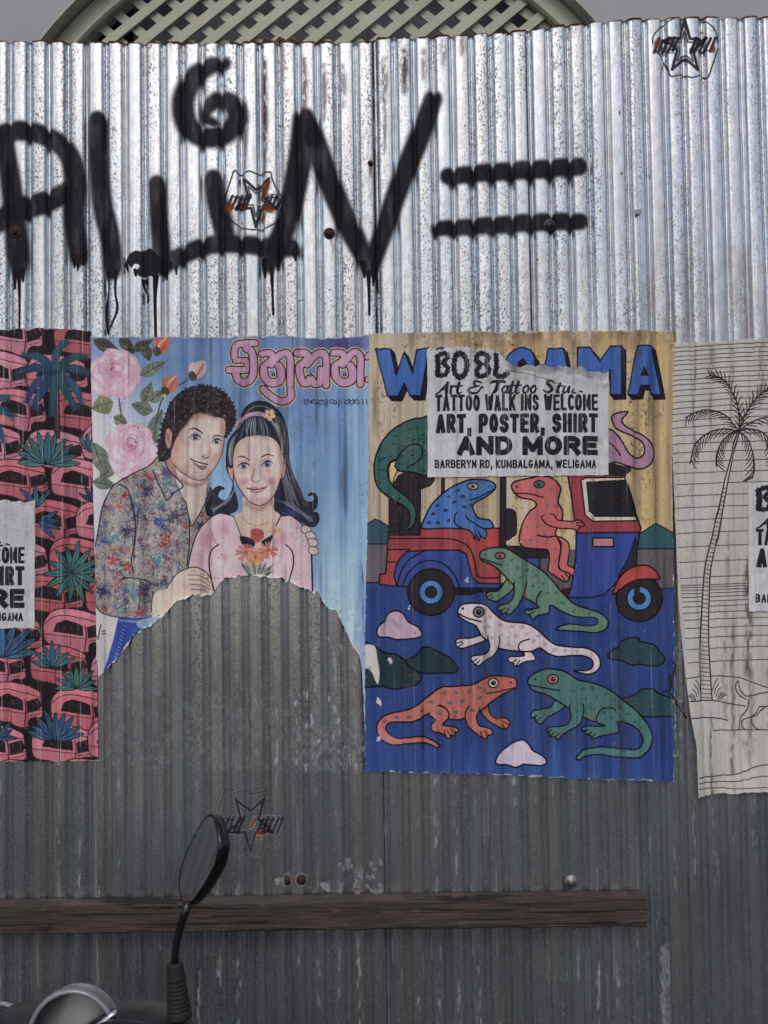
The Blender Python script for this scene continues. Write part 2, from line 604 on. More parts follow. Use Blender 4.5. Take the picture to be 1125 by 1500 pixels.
    c.ink([(590, 856), (598, 839), (614, 825), (632, 821), (651, 827), (666, 844), (672, 860)], 2.2)
    c.fill([(660, 861), (733, 861), (735, 868), (700, 867), (688, 871), (664, 870)], (30, 26, 32), False, 1, INK, 1.5)
    for cx, cy in ((631, 867), (933.5, 876)):
        c.disc(cx, cy, 34, (42, 36, 42), INK, 2.2)
        c.disc(cx, cy, 17.5, (58, 116, 176), INK, 1.8)
        c.disc(cx, cy, 8.4, (36, 32, 38), INK, 1.6)
    c.fill([(926, 858), (935, 858), (935, 872), (926, 872)], (42, 36, 42), False)
    c.fill([(732, 690), (740, 690), (740, 808), (731, 808)], black, False, 1, INK, 1.2)
    c.fill([(740, 749), (751, 748), (755, 756), (755, 780), (750, 786), (740, 789)], black, True, 1, INK, 1.5)
    c.fill([(790, 805), (842, 805), (842, 864), (790, 864)], (84, 76, 84), False)
    c.fill([(742, 816), (790, 816), (790, 834), (742, 834)], fb, False, 1, INK, 1.8)
    c.fill([(738, 800), (796, 801), (801, 806), (799, 817), (740, 818)], black, False, 1, INK, 1.8)
    c.fill([(820, 861), (842, 861), (835, 876), (824, 872)], (60, 22, 30), False)
    # cab
    c.fill([(828, 690), (915, 690), (912, 701), (921, 723), (929, 750), (933, 765), (936, 774), (934, 781), (842, 781), (839, 761), (835, 729)], (140, 54, 66), False, 1, INK, 2.2)
    c.fill([(849, 704), (856, 701), (912, 700), (921, 723), (931, 763), (866, 764), (855, 755)], (186, 178, 160), False, 1, INK, 2)
    c.fill([(857, 707), (914, 704), (919, 722), (928, 757), (870, 757), (861, 749)], (36, 34, 40), False, 1, INK, 1.4)
    dm = c.fill([(842, 781), (934, 780), (932, 799), (929, 812), (910, 838), (897, 857), (882, 870), (865, 875), (829, 875), (835, 857), (841, 817)], (44, 64, 142), False, 1, INK, 2.3)
    c.ink([(856, 784), (853, 872)], 12, (34, 50, 112), .6, False, 8, within=dm)
    c.ink([(892, 784), (884, 872)], 6, (54, 80, 150), .5, False, 6, within=dm)
    c.fill([(866, 788), (896, 788), (896, 801), (866, 801)], (166, 110, 124), False, 1, INK, 2.4)
    c.fill([(928, 788), (932, 800), (930, 828), (903, 845), (918, 817)], (34, 40, 48), False, 1, INK, 1.5)
    c.fill([(895, 870), (899, 857), (912, 838), (929, 829), (946, 829), (959, 838), (963, 848), (942, 848), (921, 853), (904, 865)], (158, 58, 58), True, 1, INK, 2.3)
    c.fill([(886, 676), (905, 682), (922, 686), (922, 691), (912, 698), (886, 698)], black, False)
    # ---- green lizard on the roof
    g = (46, 84, 84)
    gm = c.fill([(640, 611), (620, 613), (603, 616), (580, 627), (562, 645), (551, 668), (548, 690), (552, 711), (561, 722), (571, 730), (592, 742), (599, 751), (600, 763), (595, 773), (582, 778), (568, 780), (590, 778), (603, 772), (609, 759), (607, 743), (596, 729), (577, 714), (568, 698), (568, 686), (571, 679), (579, 674), (578, 683), (583, 690), (600, 692), (640, 692)], g, True, 1, INK, 2.3)
    c.fill([(570, 702), (569, 688), (572, 679), (580, 675), (578, 684), (582, 690), (577, 701), (575, 712)], (190, 172, 112), False, 1, INK, 1.6)
    c.dab(590, 650, 30, 40, (60, 100, 84), .6, within=gm)
    c.ink([(580, 676), (590, 661), (604, 652), (616, 655), (618, 667), (610, 678), (596, 686)], 2.2, within=gm)
    rg = random.Random(2)
    for i in range(70):
        x, y = rg.uniform(552, 626), rg.uniform(618, 775)
        c.ink([(x, y), (x + 2.5, y + 1.3), (x + 5, y + .4)], 1.4, (22, 36, 42), .8, within=gm)
    # ---- blue lizard in the back seat
    b = (54, 102, 168)
    m = c.fill([(618, 774), (623, 757), (634, 737), (657, 717), (679, 706), (694, 703), (715, 705), (724, 711), (723, 718), (711, 728), (695, 737), (692, 746), (700, 759), (715, 762), (720, 768), (719, 774), (690, 775), (650, 774)], b, True, 1, INK, 2.3)
    c.dab(690, 720, 36, 16, (74, 124, 186), .5, within=m)
    spots(c, [(671, 719), (657, 728), (677, 728), (665, 736), (640, 741), (652, 748), (634, 753), (628, 766), (641, 766), (656, 763), (680, 743), (673, 760), (690, 741)], (40, 44, 72), 3.2, .9, m, 4)
    c.fill([(668, 752), (665, 765), (674, 773), (686, 777), (692, 783), (694, 790), (697, 785), (701, 792), (704, 785), (709, 789), (712, 783), (709, 776), (697, 769), (684, 760), (680, 752)], b, True, 1, INK, 2.0)
    c.dab(676, 752, 9, 6, b, 1, hard=.6)
    toes(c, [((697, 785), (694, 779)), ((703, 785), (700, 778))])
    c.ink([(689, 733), (700, 729), (712, 723), (722, 718)], 1.9)
    eye(c, 692, 713, 7.6, 4.8, (186, 168, 104))
    c.disc(715, 713, 1.3, INK)
    # ---- red lizard at the wheel
    r = (170, 86, 86)
    c.fill([(813, 787), (826, 791), (832, 801), (830, 819), (830, 828), (839, 833), (837, 842), (828, 840), (818, 832), (816, 810)], r, True, 1, INK, 2.0)
    m = c.fill([(748, 713), (753, 706), (771, 702), (790, 698), (808, 702), (819, 715), (816, 735), (822, 750), (820, 766), (812, 780), (817, 792), (820, 802), (818, 817), (817, 831), (824, 837), (832, 840), (831, 848), (826, 852), (818, 848), (809, 842), (801, 835), (803, 820), (800, 806), (784, 804), (767, 802), (760, 794), (761, 779), (766, 763), (774, 750), (784, 741), (778, 733), (763, 730), (752, 722)], r, True, 1, INK, 2.3)
    c.dab(770, 770, 14, 40, (186, 98, 92), .6, within=m)
    c.fill([(792, 757), (800, 769), (818, 774), (836, 775), (844, 778), (848, 772), (854, 770), (850, 764), (844, 762), (834, 764), (816, 762), (808, 754)], r, True, 1, INK, 2.0)
    c.dab(801, 758, 10, 7, r, 1, hard=.5)
    spots(c, [(783, 755), (770, 772), (776, 791), (798, 797), (812, 742), (800, 741), (806, 717), (811, 805), (812, 822), (788, 772), (796, 784), (826, 768)], (110, 88, 108), 3, .75, m, 8)
    c.ink([(785, 784), (800, 787), (813, 786), (821, 797)], 2.2)
    toes(c, [((826, 851), (821, 843)), ((831, 846), (826, 840)), ((849, 771), (842, 769)), ((852, 766), (843, 766))])
    c.ink([(752, 723), (773, 724), (794, 729)], 1.9)
    eye(c, 788, 710, 7.6, 5.2, (48, 108, 110))
    c.disc(756, 714, 1.8, INK)
    # ---- purple lizard on the cab roof
    p = (150, 112, 142)
    m = c.fill([(870, 628), (888, 630), (900, 636), (909, 649), (918, 664), (929, 672), (938, 669), (941, 659), (936, 648), (924, 640), (905, 632), (896, 623), (893, 613), (900, 607), (917, 605), (909, 615), (910, 622), (919, 629), (936, 638), (949, 649), (955, 664), (950, 680), (936, 688), (918, 684), (900, 678), (888, 681), (870, 681)], p, True, 1, INK, 2.3)
    c.ink([(888, 649), (900, 658), (906, 668)], 2, within=m)
    c.dab(945, 665, 10, 26, (128, 92, 122), .5, within=m)
    # ---- the big lettering, blue with a black drop
    L = {
        'W': [(550, 513), (572, 513), (580, 551), (592, 518), (604, 549), (610, 514), (628, 512), (616, 581), (600, 581), (592, 563), (583, 582), (568, 582)],
        'E': [(640, 512), (672, 512), (672, 528), (656, 528), (656, 581), (640, 581)],
        'G': [(742, 582), (736, 548), (742, 524), (752, 514), (763, 511), (775, 515), (782, 526), (783, 538), (772, 538), (765, 528), (758, 532), (756, 548), (762, 566), (780, 560), (783, 575), (770, 583)],
        'A': [(801, 513), (823, 513), (837, 580), (821, 580), (818, 568), (806, 568), (804, 580), (788, 580)],
        'M': [(844, 511), (862, 511), (876, 531), (892, 509), (908, 509), (908, 580), (891, 580), (891, 544), (876, 562), (861, 544), (861, 580), (844, 580)],
        'Z': [(931, 509), (951, 509), (965, 580), (950, 580), (947, 567), (935, 567), (932, 580), (917, 580)],
    }
    for q in L.values():
        for d in range(7, -1, -1):
            c.fill([(x + d * .85, y + d * .95) for x, y in q], (26, 22, 30), False, 1, (26, 22, 30), 1.6)
        mm = c.fill(q, (46, 88, 158), False, 1, (22, 20, 30), 2.0)
        for x, y in q[::3]:
            c.dab(x + 6, y + 20, 9, 26, (62, 106, 176), .35, within=mm)
    c.fill([(940, 538), (947, 553), (934, 553)], (26, 22, 30), False)
    c.fill([(765, 529), (771, 538), (762, 560), (757, 548)], (26, 22, 30), False)
    # ---- green lizard crossing in front of the car
    g = (86, 120, 102)
    c.fill([(742, 848), (730, 864), (715, 867), (711, 872), (714, 877), (719, 879), (727, 880), (741, 871), (752, 858)], g, True, 1, INK, 2.0)
    m = c.fill([(702, 812), (707, 806), (722, 802), (739, 803), (754, 811), (771, 822), (792, 835), (808, 851), (824, 870), (839, 884), (861, 892), (878, 898), (888, 909), (884, 921), (870, 926), (848, 924), (815, 922), (817, 918), (832, 913), (857, 916), (871, 914), (874, 909), (868, 904), (843, 903), (823, 896), (805, 886), (802, 897), (786, 901), (779, 907), (774, 900), (768, 898), (769, 892), (786, 890), (783, 884), (766, 874), (752, 858), (742, 848), (730, 835), (717, 826), (705, 821)], g, True, 1, INK, 2.3)
    c.fill([(753, 850), (752, 870), (745, 882), (730, 887), (728, 893), (733, 894), (735, 899), (740, 897), (744, 900), (756, 889), (765, 872), (769, 850)], g, True, 1, INK, 2.0)
    c.dab(761, 850, 11, 9, g, 1, hard=.6, within=m)
    c.dab(860, 910, 40, 20, (84, 124, 112), .6, within=m)
    spots(c, [(735, 824), (748, 820), (757, 832), (771, 835), (762, 846), (783, 843), (779, 858), (794, 855), (800, 868), (812, 868), (790, 872), (822, 882), (838, 894), (860, 898), (757, 868)], (54, 92, 92), 3, .85, m, 3)
    c.ink([(784, 885), (785, 874), (792, 866)], 2)
    toes(c, [((733, 894), (740, 890)), ((740, 897), (745, 890)), ((774, 899), (781, 895)), ((770, 894), (778, 893)), ((716, 878), (722, 873)), ((713, 874), (720, 870))])
    c.ink([(703, 818), (716, 822), (734, 828)], 2)
    eye(c, 731.5, 814, 7.2, 4.8, (160, 92, 98))
    c.disc(710, 812.5, 1.4, INK)
    # ---- white lizard
    w = (192, 180, 186)
    c.fill([(704, 930), (688, 934), (670, 935), (667, 940), (668, 945), (676, 949), (692, 944), (710, 937)], w, True, 1, INK, 2.0)
    c.fill([(776, 953), (783, 965), (769, 968), (755, 975), (750, 970), (744, 968), (745, 961), (766, 960), (764, 950)], w, True, 1, INK, 2.0)
    m = c.fill([(670, 893), (677, 885), (696, 883), (711, 886), (722, 897), (739, 909), (770, 913), (786, 922), (799, 934), (814, 944), (839, 947), (859, 949), (872, 957), (878, 969), (874, 980), (863, 986), (850, 985), (838, 981), (857, 981), (866, 975), (865, 966), (854, 960), (834, 959), (817, 961), (801, 956), (789, 948), (777, 953), (757, 953), (731, 949), (714, 938), (705, 931), (696, 916), (683, 910), (671, 901)], w, True, 1, INK, 2.3)
    c.fill([(714, 930), (716, 946), (710, 957), (692, 960), (689, 965), (692, 968), (695, 972), (701, 974), (711, 966), (722, 959), (729, 947), (730, 932)], w, True, 1, INK, 2.0)
    c.dab(722, 929, 10, 8, w, 1, hard=.6, within=m)
    spots(c, [(713, 917), (732, 915), (749, 917), (764, 918), (733, 930), (755, 931), (744, 943), (720, 934), (724, 948), (770, 928), (780, 938), (788, 931), (797, 943), (811, 951), (826, 952), (843, 953), (717, 903)], (156, 132, 156), 3.4, .75, m, 5)
    c.ink([(774, 935), (762, 940), (758, 948), (766, 958)], 2.1)
    toes(c, [((692, 968), (698, 964)), ((696, 972), (702, 967)), ((671, 946), (678, 942)), ((668, 941), (677, 939)), ((755, 974), (760, 967)), ((749, 970), (756, 965))])
    c.ink([(671, 898), (684, 905), (704, 910)], 2.2)
    eye(c, 700.5, 896, 8, 7.6, (104, 106, 98))
    c.disc(677.5, 891, 1.8, INK)
    # ---- orange lizard
    o = (172, 96, 84)
    c.fill([(704, 1040), (713, 1053), (726, 1061), (739, 1067), (743, 1063), (746, 1059), (743, 1052), (734, 1050), (724, 1050), (716, 1042), (714, 1033)], (166, 92, 72), True, 1, INK, 2.0)
    m = c.fill([(756, 1000), (754, 993), (743, 990), (718, 989), (705, 995), (690, 1002), (662, 1004), (645, 1006), (628, 1018), (611, 1031), (594, 1039), (573, 1043), (558, 1051), (552, 1063), (556, 1078), (568, 1087), (583, 1089), (612, 1086), (628, 1088), (639, 1093), (644, 1091), (637, 1085), (622, 1078), (611, 1077), (585, 1080), (572, 1075), (565, 1067), (568, 1059), (577, 1056), (600, 1056), (615, 1051), (628, 1044), (640, 1050), (658, 1052), (680, 1051), (705, 1039), (718, 1027), (735, 1016), (754, 1007)], o, True, 1, INK, 2.3)
    c.dab(735, 1000, 30, 20, (184, 92, 66), .7, within=m)
    c.dab(570, 1080, 50, 30, (168, 116, 124), .6, within=m)
    c.dab(665, 1025, 30, 22, (160, 88, 96), .5, within=m)
    c.fill([(628, 1044), (637, 1053), (631, 1061), (633, 1069), (645, 1072), (652, 1077), (658, 1080), (660, 1075), (666, 1076), (666, 1071), (671, 1069), (668, 1064), (658, 1062), (648, 1060), (657, 1049), (654, 1038), (642, 1032)], o, True, 1, INK, 2.0)
    c.dab(638, 1040, 12, 10, o, 1, hard=.6, within=m)
    c.fill([(688, 1032), (681, 1044), (684, 1061), (696, 1072), (704, 1078), (711, 1081), (714, 1075), (720, 1074), (719, 1067), (712, 1064), (701, 1061), (697, 1048), (702, 1036)], o, True, 1, INK, 2.0)
    c.dab(694, 1034, 9, 8, o, 1, hard=.6, within=m)
    spots(c, [(650, 1014), (668, 1013), (687, 1012), (702, 1006), (658, 1028), (677, 1026), (632, 1027), (702, 1021), (618, 1039), (599, 1048), (581, 1049), (667, 1041), (643, 1043), (691, 1039), (690, 1053), (564, 1055)], (84, 82, 102), 3.6, .85, m, 6)
    c.ink([(642, 1032), (653, 1037), (657, 1048), (648, 1060)], 2.2)
    toes(c, [((652, 1077), (650, 1069)), ((659, 1076), (655, 1068)), ((666, 1072), (659, 1066)), ((705, 1077), (703, 1070)), ((713, 1076), (709, 1069)), ((739, 1066), (734, 1059)), ((744, 1060), (737, 1056))])
    c.ink([(713, 1014), (733, 1011), (754, 1006)], 2)
    eye(c, 721.5, 999, 7.6, 6.8, (182, 178, 160))
    c.disc(747.5, 998.5, 1.5, INK)
    # ---- teal lizard
    t = (62, 108, 108)
    c.fill([(813, 1024), (803, 1035), (781, 1039), (776, 1045), (778, 1050), (783, 1050), (784, 1056), (792, 1058), (801, 1049), (814, 1042), (826, 1033)], t, True, 1, INK, 2.0)
    m = c.fill([(772, 994), (781, 985), (799, 979), (817, 980), (832, 986), (846, 995), (870, 1000), (892, 1010), (910, 1024), (928, 1038), (943, 1055), (952, 1073), (951, 1087), (943, 1102), (933, 1108), (906, 1107), (874, 1103), (857, 1106), (846, 1111), (842, 1107), (852, 1098), (870, 1093), (892, 1093), (925, 1096), (937, 1091), (939, 1080), (932, 1067), (917, 1058), (903, 1056), (884, 1060), (872, 1056), (852, 1049), (830, 1035), (813, 1024), (800, 1017), (780, 1010), (773, 1002)], t, True, 1, INK, 2.3)
    c.dab(880, 1050, 40, 30, (84, 112, 92), .6, within=m)
    c.dab(800, 990, 14, 26, (88, 112, 84), .5, within=m)
    c.dab(890, 1100, 60, 12, (66, 122, 130), .6, within=m)
    c.fill([(898, 1037), (883, 1036), (874, 1044), (872, 1056), (883, 1062), (857, 1062), (851, 1067), (855, 1070), (858, 1075), (863, 1075), (866, 1081), (874, 1078), (888, 1074), (903, 1070), (902, 1056)], t, True, 1, INK, 2.0)
    c.dab(900, 1047, 12, 9, t, 1, hard=.6, within=m)
    c.fill([(833, 1030), (834, 1049), (826, 1061), (806, 1063), (798, 1068), (803, 1071), (804, 1077), (811, 1077), (816, 1081), (830, 1069), (846, 1060), (852, 1049), (852, 1030)], t, True, 1, INK, 2.0)
    c.dab(843, 1029, 11, 8, t, 1, hard=.6, within=m)
    spots(c, [(838, 1010), (852, 1008), (866, 1007), (886, 1014), (856, 1022), (872, 1020), (862, 1034), (896, 1024), (905, 1036), (918, 1044), (928, 1056), (938, 1064), (841, 1042), (846, 1053), (882, 1042), (893, 1050)], (40, 86, 92), 3.4, .8, m, 7)
    toes(c, [((778, 1050), (785, 1046)), ((784, 1056), (790, 1049)), ((804, 1077), (811, 1070)), ((799, 1070), (807, 1067)), ((811, 1078), (817, 1072)), ((858, 1075), (865, 1070)), ((853, 1070), (861, 1067)), ((865, 1080), (870, 1073))])
    c.ink([(774, 1002), (794, 1006), (818, 1010)], 2)
    eye(c, 808.5, 993.5, 8, 6.8, (164, 92, 98), (52, 20, 28))
    c.disc(783, 993.5, 1.6, INK)
    # ---- wear: scuffs, creases, torn white paper on the lower left edge
    wear(c, 41, 0.9)
    white = (178, 176, 172)
    c.fill([(534, 946), (546, 944), (551, 950), (553, 965), (556, 984), (554, 1000), (550, 996), (545, 984), (539, 978), (534, 976)], white, True)
    c.dab(542, 978, 4, 5, (140, 96, 70), .7)
    rg = random.Random(9)
    for (x, y, a, b) in [(572, 966, 5, 6), (556, 1026, 5, 9), (554, 1082, 4, 4), (683, 852, 2.4, 7), (600, 888, 2.5, 3)]:
        for k in range(5):
            c.dab(x + rg.uniform(-2, 2), y + rg.uniform(-4, 4), a * rg.uniform(.4, .8), b * rg.uniform(.4, .8), white, .85, rg.uniform(-1, 1), .5)
    edge_wear(c, 'lizards', 11, (172, 170, 166))
    grime(c, 17, .85)
    c.times((.95 + .1 * (vnoise(H, W, 70, 900, 55, 3) - .5)).astype(np.float32))
    return c

def wear(c, seed, amount):
    """Weather a print: rubbed crests, damp streaks in the grooves, specks and fine creases."""
    X, Y = c.grid()
    H, W, k = c.h, c.w, c.k
    rg = np.random.default_rng(seed)
    f = 1 + amount * .22 * (vnoise(H, W, 9 * k, 420 * k, seed, 3) - .5)
    f = f * (1 + amount * .16 * (vnoise(H, W, 60 * k, 60 * k, seed + 1, 4) - .5))
    c.times(f.astype(np.float32))
    streak = np.clip(vnoise(H, W, 7 * k, 120 * k, seed + 2, 3) * 2.6 - 1.65, 0, 1)
    c.a *= (1 - amount * .45 * streak)[..., None]
    ph = rib_phase(X, Y).astype(np.float32)
    crest = np.clip(1 - np.abs(ph - .5) / .035, 0, 1)
    rub = crest * np.clip(vnoise(H, W, 3 * k, 60 * k, seed + 3, 3) * 3.0 - 1.45, 0, 1)
    c.mixin(np.clip(rub * amount * .6, 0, .8), (176, 176, 174))
    speck = vnoise(H, W, 2.2 * k, 3.4 * k, seed + 4, 2)
    patch = np.clip(vnoise(H, W, 46 * k, 60 * k, seed + 5, 3) * 3 - 1.5, 0, 1)
    c.mixin(np.clip((speck - .80) * 12, 0, 1) * patch * amount, (48, 44, 42))
    c.mixin(np.clip((.17 - speck) * 14, 0, 1) * patch[::-1] * amount, (172, 172, 170))

def edge_wear(c, name, seed, col, depth=2.2):
    """White fibres where the printed edge has rubbed off (edges of the sheet as cut or torn)."""
    X, Y = c.grid()
    o = OUTLINE[name]
    yt = np.interp(X[0], *zip(*o['top']))[None, :]
    yb = np.interp(X[0], *zip(*o['bottom']))[None, :]
    xl = np.interp(Y[:, 0], *zip(*[(b, a) for a, b in o['left']]))[:, None]
    xr = np.interp(Y[:, 0], *zip(*[(b, a) for a, b in o['right']]))[:, None]
    n = vnoise(c.h, c.w, 9 * c.k, 9 * c.k, seed, 4)
    d = np.minimum(np.minimum(X - xl, xr - X) + .8, np.minimum(Y - yt - .6, yb - Y))
    c.mixin(np.clip((depth * 4.2 * (n - .50) - d) * 1.3 + .1, 0, 1) * .8, col)

def grime(c, seed, amount):
    """Soot and mildew that has run down the paper: dotted dark trails."""
    H, W, k = c.h, c.w, c.k
    trail = np.clip(vnoise(H, W, 13 * k, 260 * k, seed, 3) * 3.2 - 1.9, 0, 1)
    dots = np.clip(vnoise(H, W, 2.4 * k, 5 * k, seed + 1, 3) * 5 - 2.6, 0, 1)
    c.mixin(np.clip(trail * (.25 + .75 * dots) * amount, 0, .8), (62, 56, 54))
    n = vnoise(H, W, 5 * k, 5 * k, seed + 2, 3)
    blot = np.clip(vnoise(H, W, 34 * k, 50 * k, seed + 3, 3) * 4 - 2.5, 0, 1)
    c.mixin(np.clip((n - .58) * 8, 0, 1) * blot * amount * .8, (84, 66, 54))

# outlines of the paper on the fence, in the same units (x, y)
OUTLINE = {
    'cars': dict(top=[(-330, 480), (-120, 484), (0, 485), (60, 482), (135, 486), (150, 487)], bottom=[(-330, 1122), (-60, 1116), (0, 1114), (100, 1113), (147, 1112)],
                 left=[(-315, 470), (-308, 1130)], right=[(134, 470), (139, 700), (145, 950), (147, 1130)]),
    'couple': dict(top=[(130, 495), (260, 496), (345, 496), (420, 494), (470, 498), (541, 493), (560, 493)],
                   bottom=[(130, 995), (148, 992), (152, 986), (158, 979), (166, 972), (178, 960), (187, 946), (196, 934), (206, 924), (222, 916), (232, 909), (243, 899), (256, 886), (270, 876), (286, 872), (306, 870), (316, 868), (322, 857), (330, 848), (352, 844), (378, 842), (392, 845), (412, 847), (430, 853), (446, 862), (458, 868), (466, 868), (474, 882), (482, 893), (494, 896), (499, 908), (508, 926), (518, 946), (527, 958), (530, 975), (532, 1000), (533, 1060), (540, 1100), (552, 1104)],
                   left=[(135, 480), (140, 720), (145, 960), (149, 1004)], right=[(544, 480), (541, 700), (540, 900), (541, 1110)]),
    'lizards': dict(top=[(528, 492), (541, 491), (640, 489), (740, 489), (860, 487), (930, 487), (990, 488)], bottom=[(528, 1126), (536, 1128), (650, 1130), (760, 1134), (880, 1140), (990, 1142)],
                    left=[(541, 478), (540, 700), (535, 900), (535, 1150)], right=[(984, 478), (981, 700), (984, 900), (984, 1150)]),
    'palm': dict(top=[(970, 505), (1000, 505), (1060, 502), (1125, 499), (1430, 490)], bottom=[(970, 1163), (1014, 1162), (1040, 1159), (1080, 1158), (1125, 1157), (1430, 1150)],
                 left=[(974, 490), (977, 560), (983, 690), (988, 800), (990, 880), (995, 960), (1003, 1040), (1012, 1090), (1014, 1170)], right=[(1420, 480), (1428, 1180)]),
    'flyer': dict(top=[(620, 512), (634, 514), (668, 510), (700, 513), (728, 517), (736, 528), (746, 536), (758, 541), (772, 538), (786, 538), (800, 541), (816, 538), (832, 543), (848, 540), (858, 546), (874, 548), (892, 549)],
                  bottom=[(620, 700), (892, 697)], left=[(625, 505), (626, 705)], right=[(888, 505), (888, 705)]),
}
# ------------------------------------------------------------------ poster: a painted couple, torn off below
def leaf(c, x0, y0, x1, y1, w, col, dark):
    a, b = np.array((x0, y0), float), np.array((x1, y1), float)
    d = b - a
    n = np.array((-d[1], d[0])) / (math.hypot(*d) + 1e-6) * w
    m = c.fill([a, a + d * .3 + n, a + d * .65 + n * .8, b, a + d * .65 - n * .8, a + d * .3 - n], col)
    c.put(c.line([a, a + d * .5 + n * .1, b], 1.4), dark, .8)
    for k in (.3, .5, .7):
        p = a + d * k
        c.put(c.line([p, p + d * .14 + n * .7], 1.0), dark, .6, m)
        c.put(c.line([p, p + d * .14 - n * .7], 1.0), dark, .6, m)
    c.dab(*(a + d * .45 + n * .4), w * .8, w * .6, (150, 156, 130), .35, within=m)

def rose(c, cx, cy, rx, ry, seed):
    rg = random.Random(seed)
    for ring, (rad, size, n, tone) in enumerate(((.66, .52, 7, 0), (.46, .46, 6, 6), (.28, .38, 5, 2), (.12, .28, 4, -4))):
        for k in range(n):
            a = k / n * 6.283 + ring * .7 + rg.uniform(-.25, .25)
            px, py = cx + rx * rad * math.cos(a), cy - ry * .08 * ring + ry * rad * math.sin(a)
            sz = size * rg.uniform(.85, 1.15)
            pts = []
            for t in np.linspace(0, 6.283, 9, endpoint=False):
                r = 1 + .16 * math.sin(3 * t + seed + k)
                u, v = rx * sz * r * math.cos(t) * 1.12, ry * sz * r * math.sin(t) * .8
                ca, sa = math.cos(a + 1.57), math.sin(a + 1.57)
                pts.append((px + u * ca - v * sa, py + u * sa + v * ca))
            base = (178 + tone, 142 + tone, 160 + tone)
            m = c.fill(pts, base)
            ix, iy = cx + (px - cx) * .55, cy + (py - cy) * .55
            c.dab(ix, iy, rx * sz * .9, ry * sz * .9, (150, 92, 122), .75, 0, 0, m)
            ox, oy = cx + (px - cx) * 1.35, cy + (py - cy) * 1.35
            c.dab(ox, oy, rx * sz * .8, ry * sz * .8, (198, 182, 192), .75, 0, 0, m)
            c.put(c.line(pts, 1.6, True, True, .9), (140, 84, 112), .38, m)
    for k in range(5):
        a0, r = rg.uniform(0, 6.28), .06 + .05 * k
        arc = [(cx + rx * r * math.cos(a0 + u), cy - ry * .22 + ry * r * math.sin(a0 + u)) for u in np.linspace(0, 2.0, 6)]
        c.ink(arc, [1, 2, 2.4, 2, 1.4, .8], (126, 62, 98), .5, soft=.8)

def splat(c, x, y, r, col, within, rg):
    c.dab(x, y, r * .62, r * .62, col, .95, 0, .2, within)
    for k in range(int(12 + r)):
        a = rg.uniform(0, 6.283)
        L = r * rg.uniform(.6, 1.35)
        c.ink([(x + .35 * r * math.cos(a), y + .35 * r * math.sin(a)), (x + L * math.cos(a), y + L * math.sin(a))],
              [1.7, .6], col, .85, False, within=within)

def human_eye(c, x, y, w, h, iris, tilt=0.0):
    ct, sn = math.cos(tilt), math.sin(tilt)
    R = lambda u, v: (x + u * ct - v * sn, y + u * sn + v * ct)
    m = c.fill([R(-w, .3 * h), R(-w * .4, -h * .8), R(w * .3, -h), R(w, 0), R(w * .4, h * .8), R(-w * .4, h * .9)], (176, 178, 180))
    c.disc(*R(0, -.1 * h), h * .98, iris)
    c.put(c.spot(*R(0, 0), h * .62, h * .62, 0, .7), (22, 22, 30), 1, m)
    c.disc(*R(h * .3, -h * .35), .9, (190, 192, 194))
    c.ink([R(-w * 1.15, .3 * h), R(-w * .4, -h * .95), R(w * .3, -h * 1.1), R(w * 1.12, -.2 * h)], [.8, 1.9, 2.1, 1], (34, 26, 38))
    c.ink([R(-w * .9, .5 * h), R(0, h * 1.05), R(w * .9, .2 * h)], .9, (84, 58, 70), .8)
    c.ink([R(-w, -1.2 * h), R(0, -2.0 * h), R(w, -1.2 * h)], 1.0, (140, 98, 96), .7)

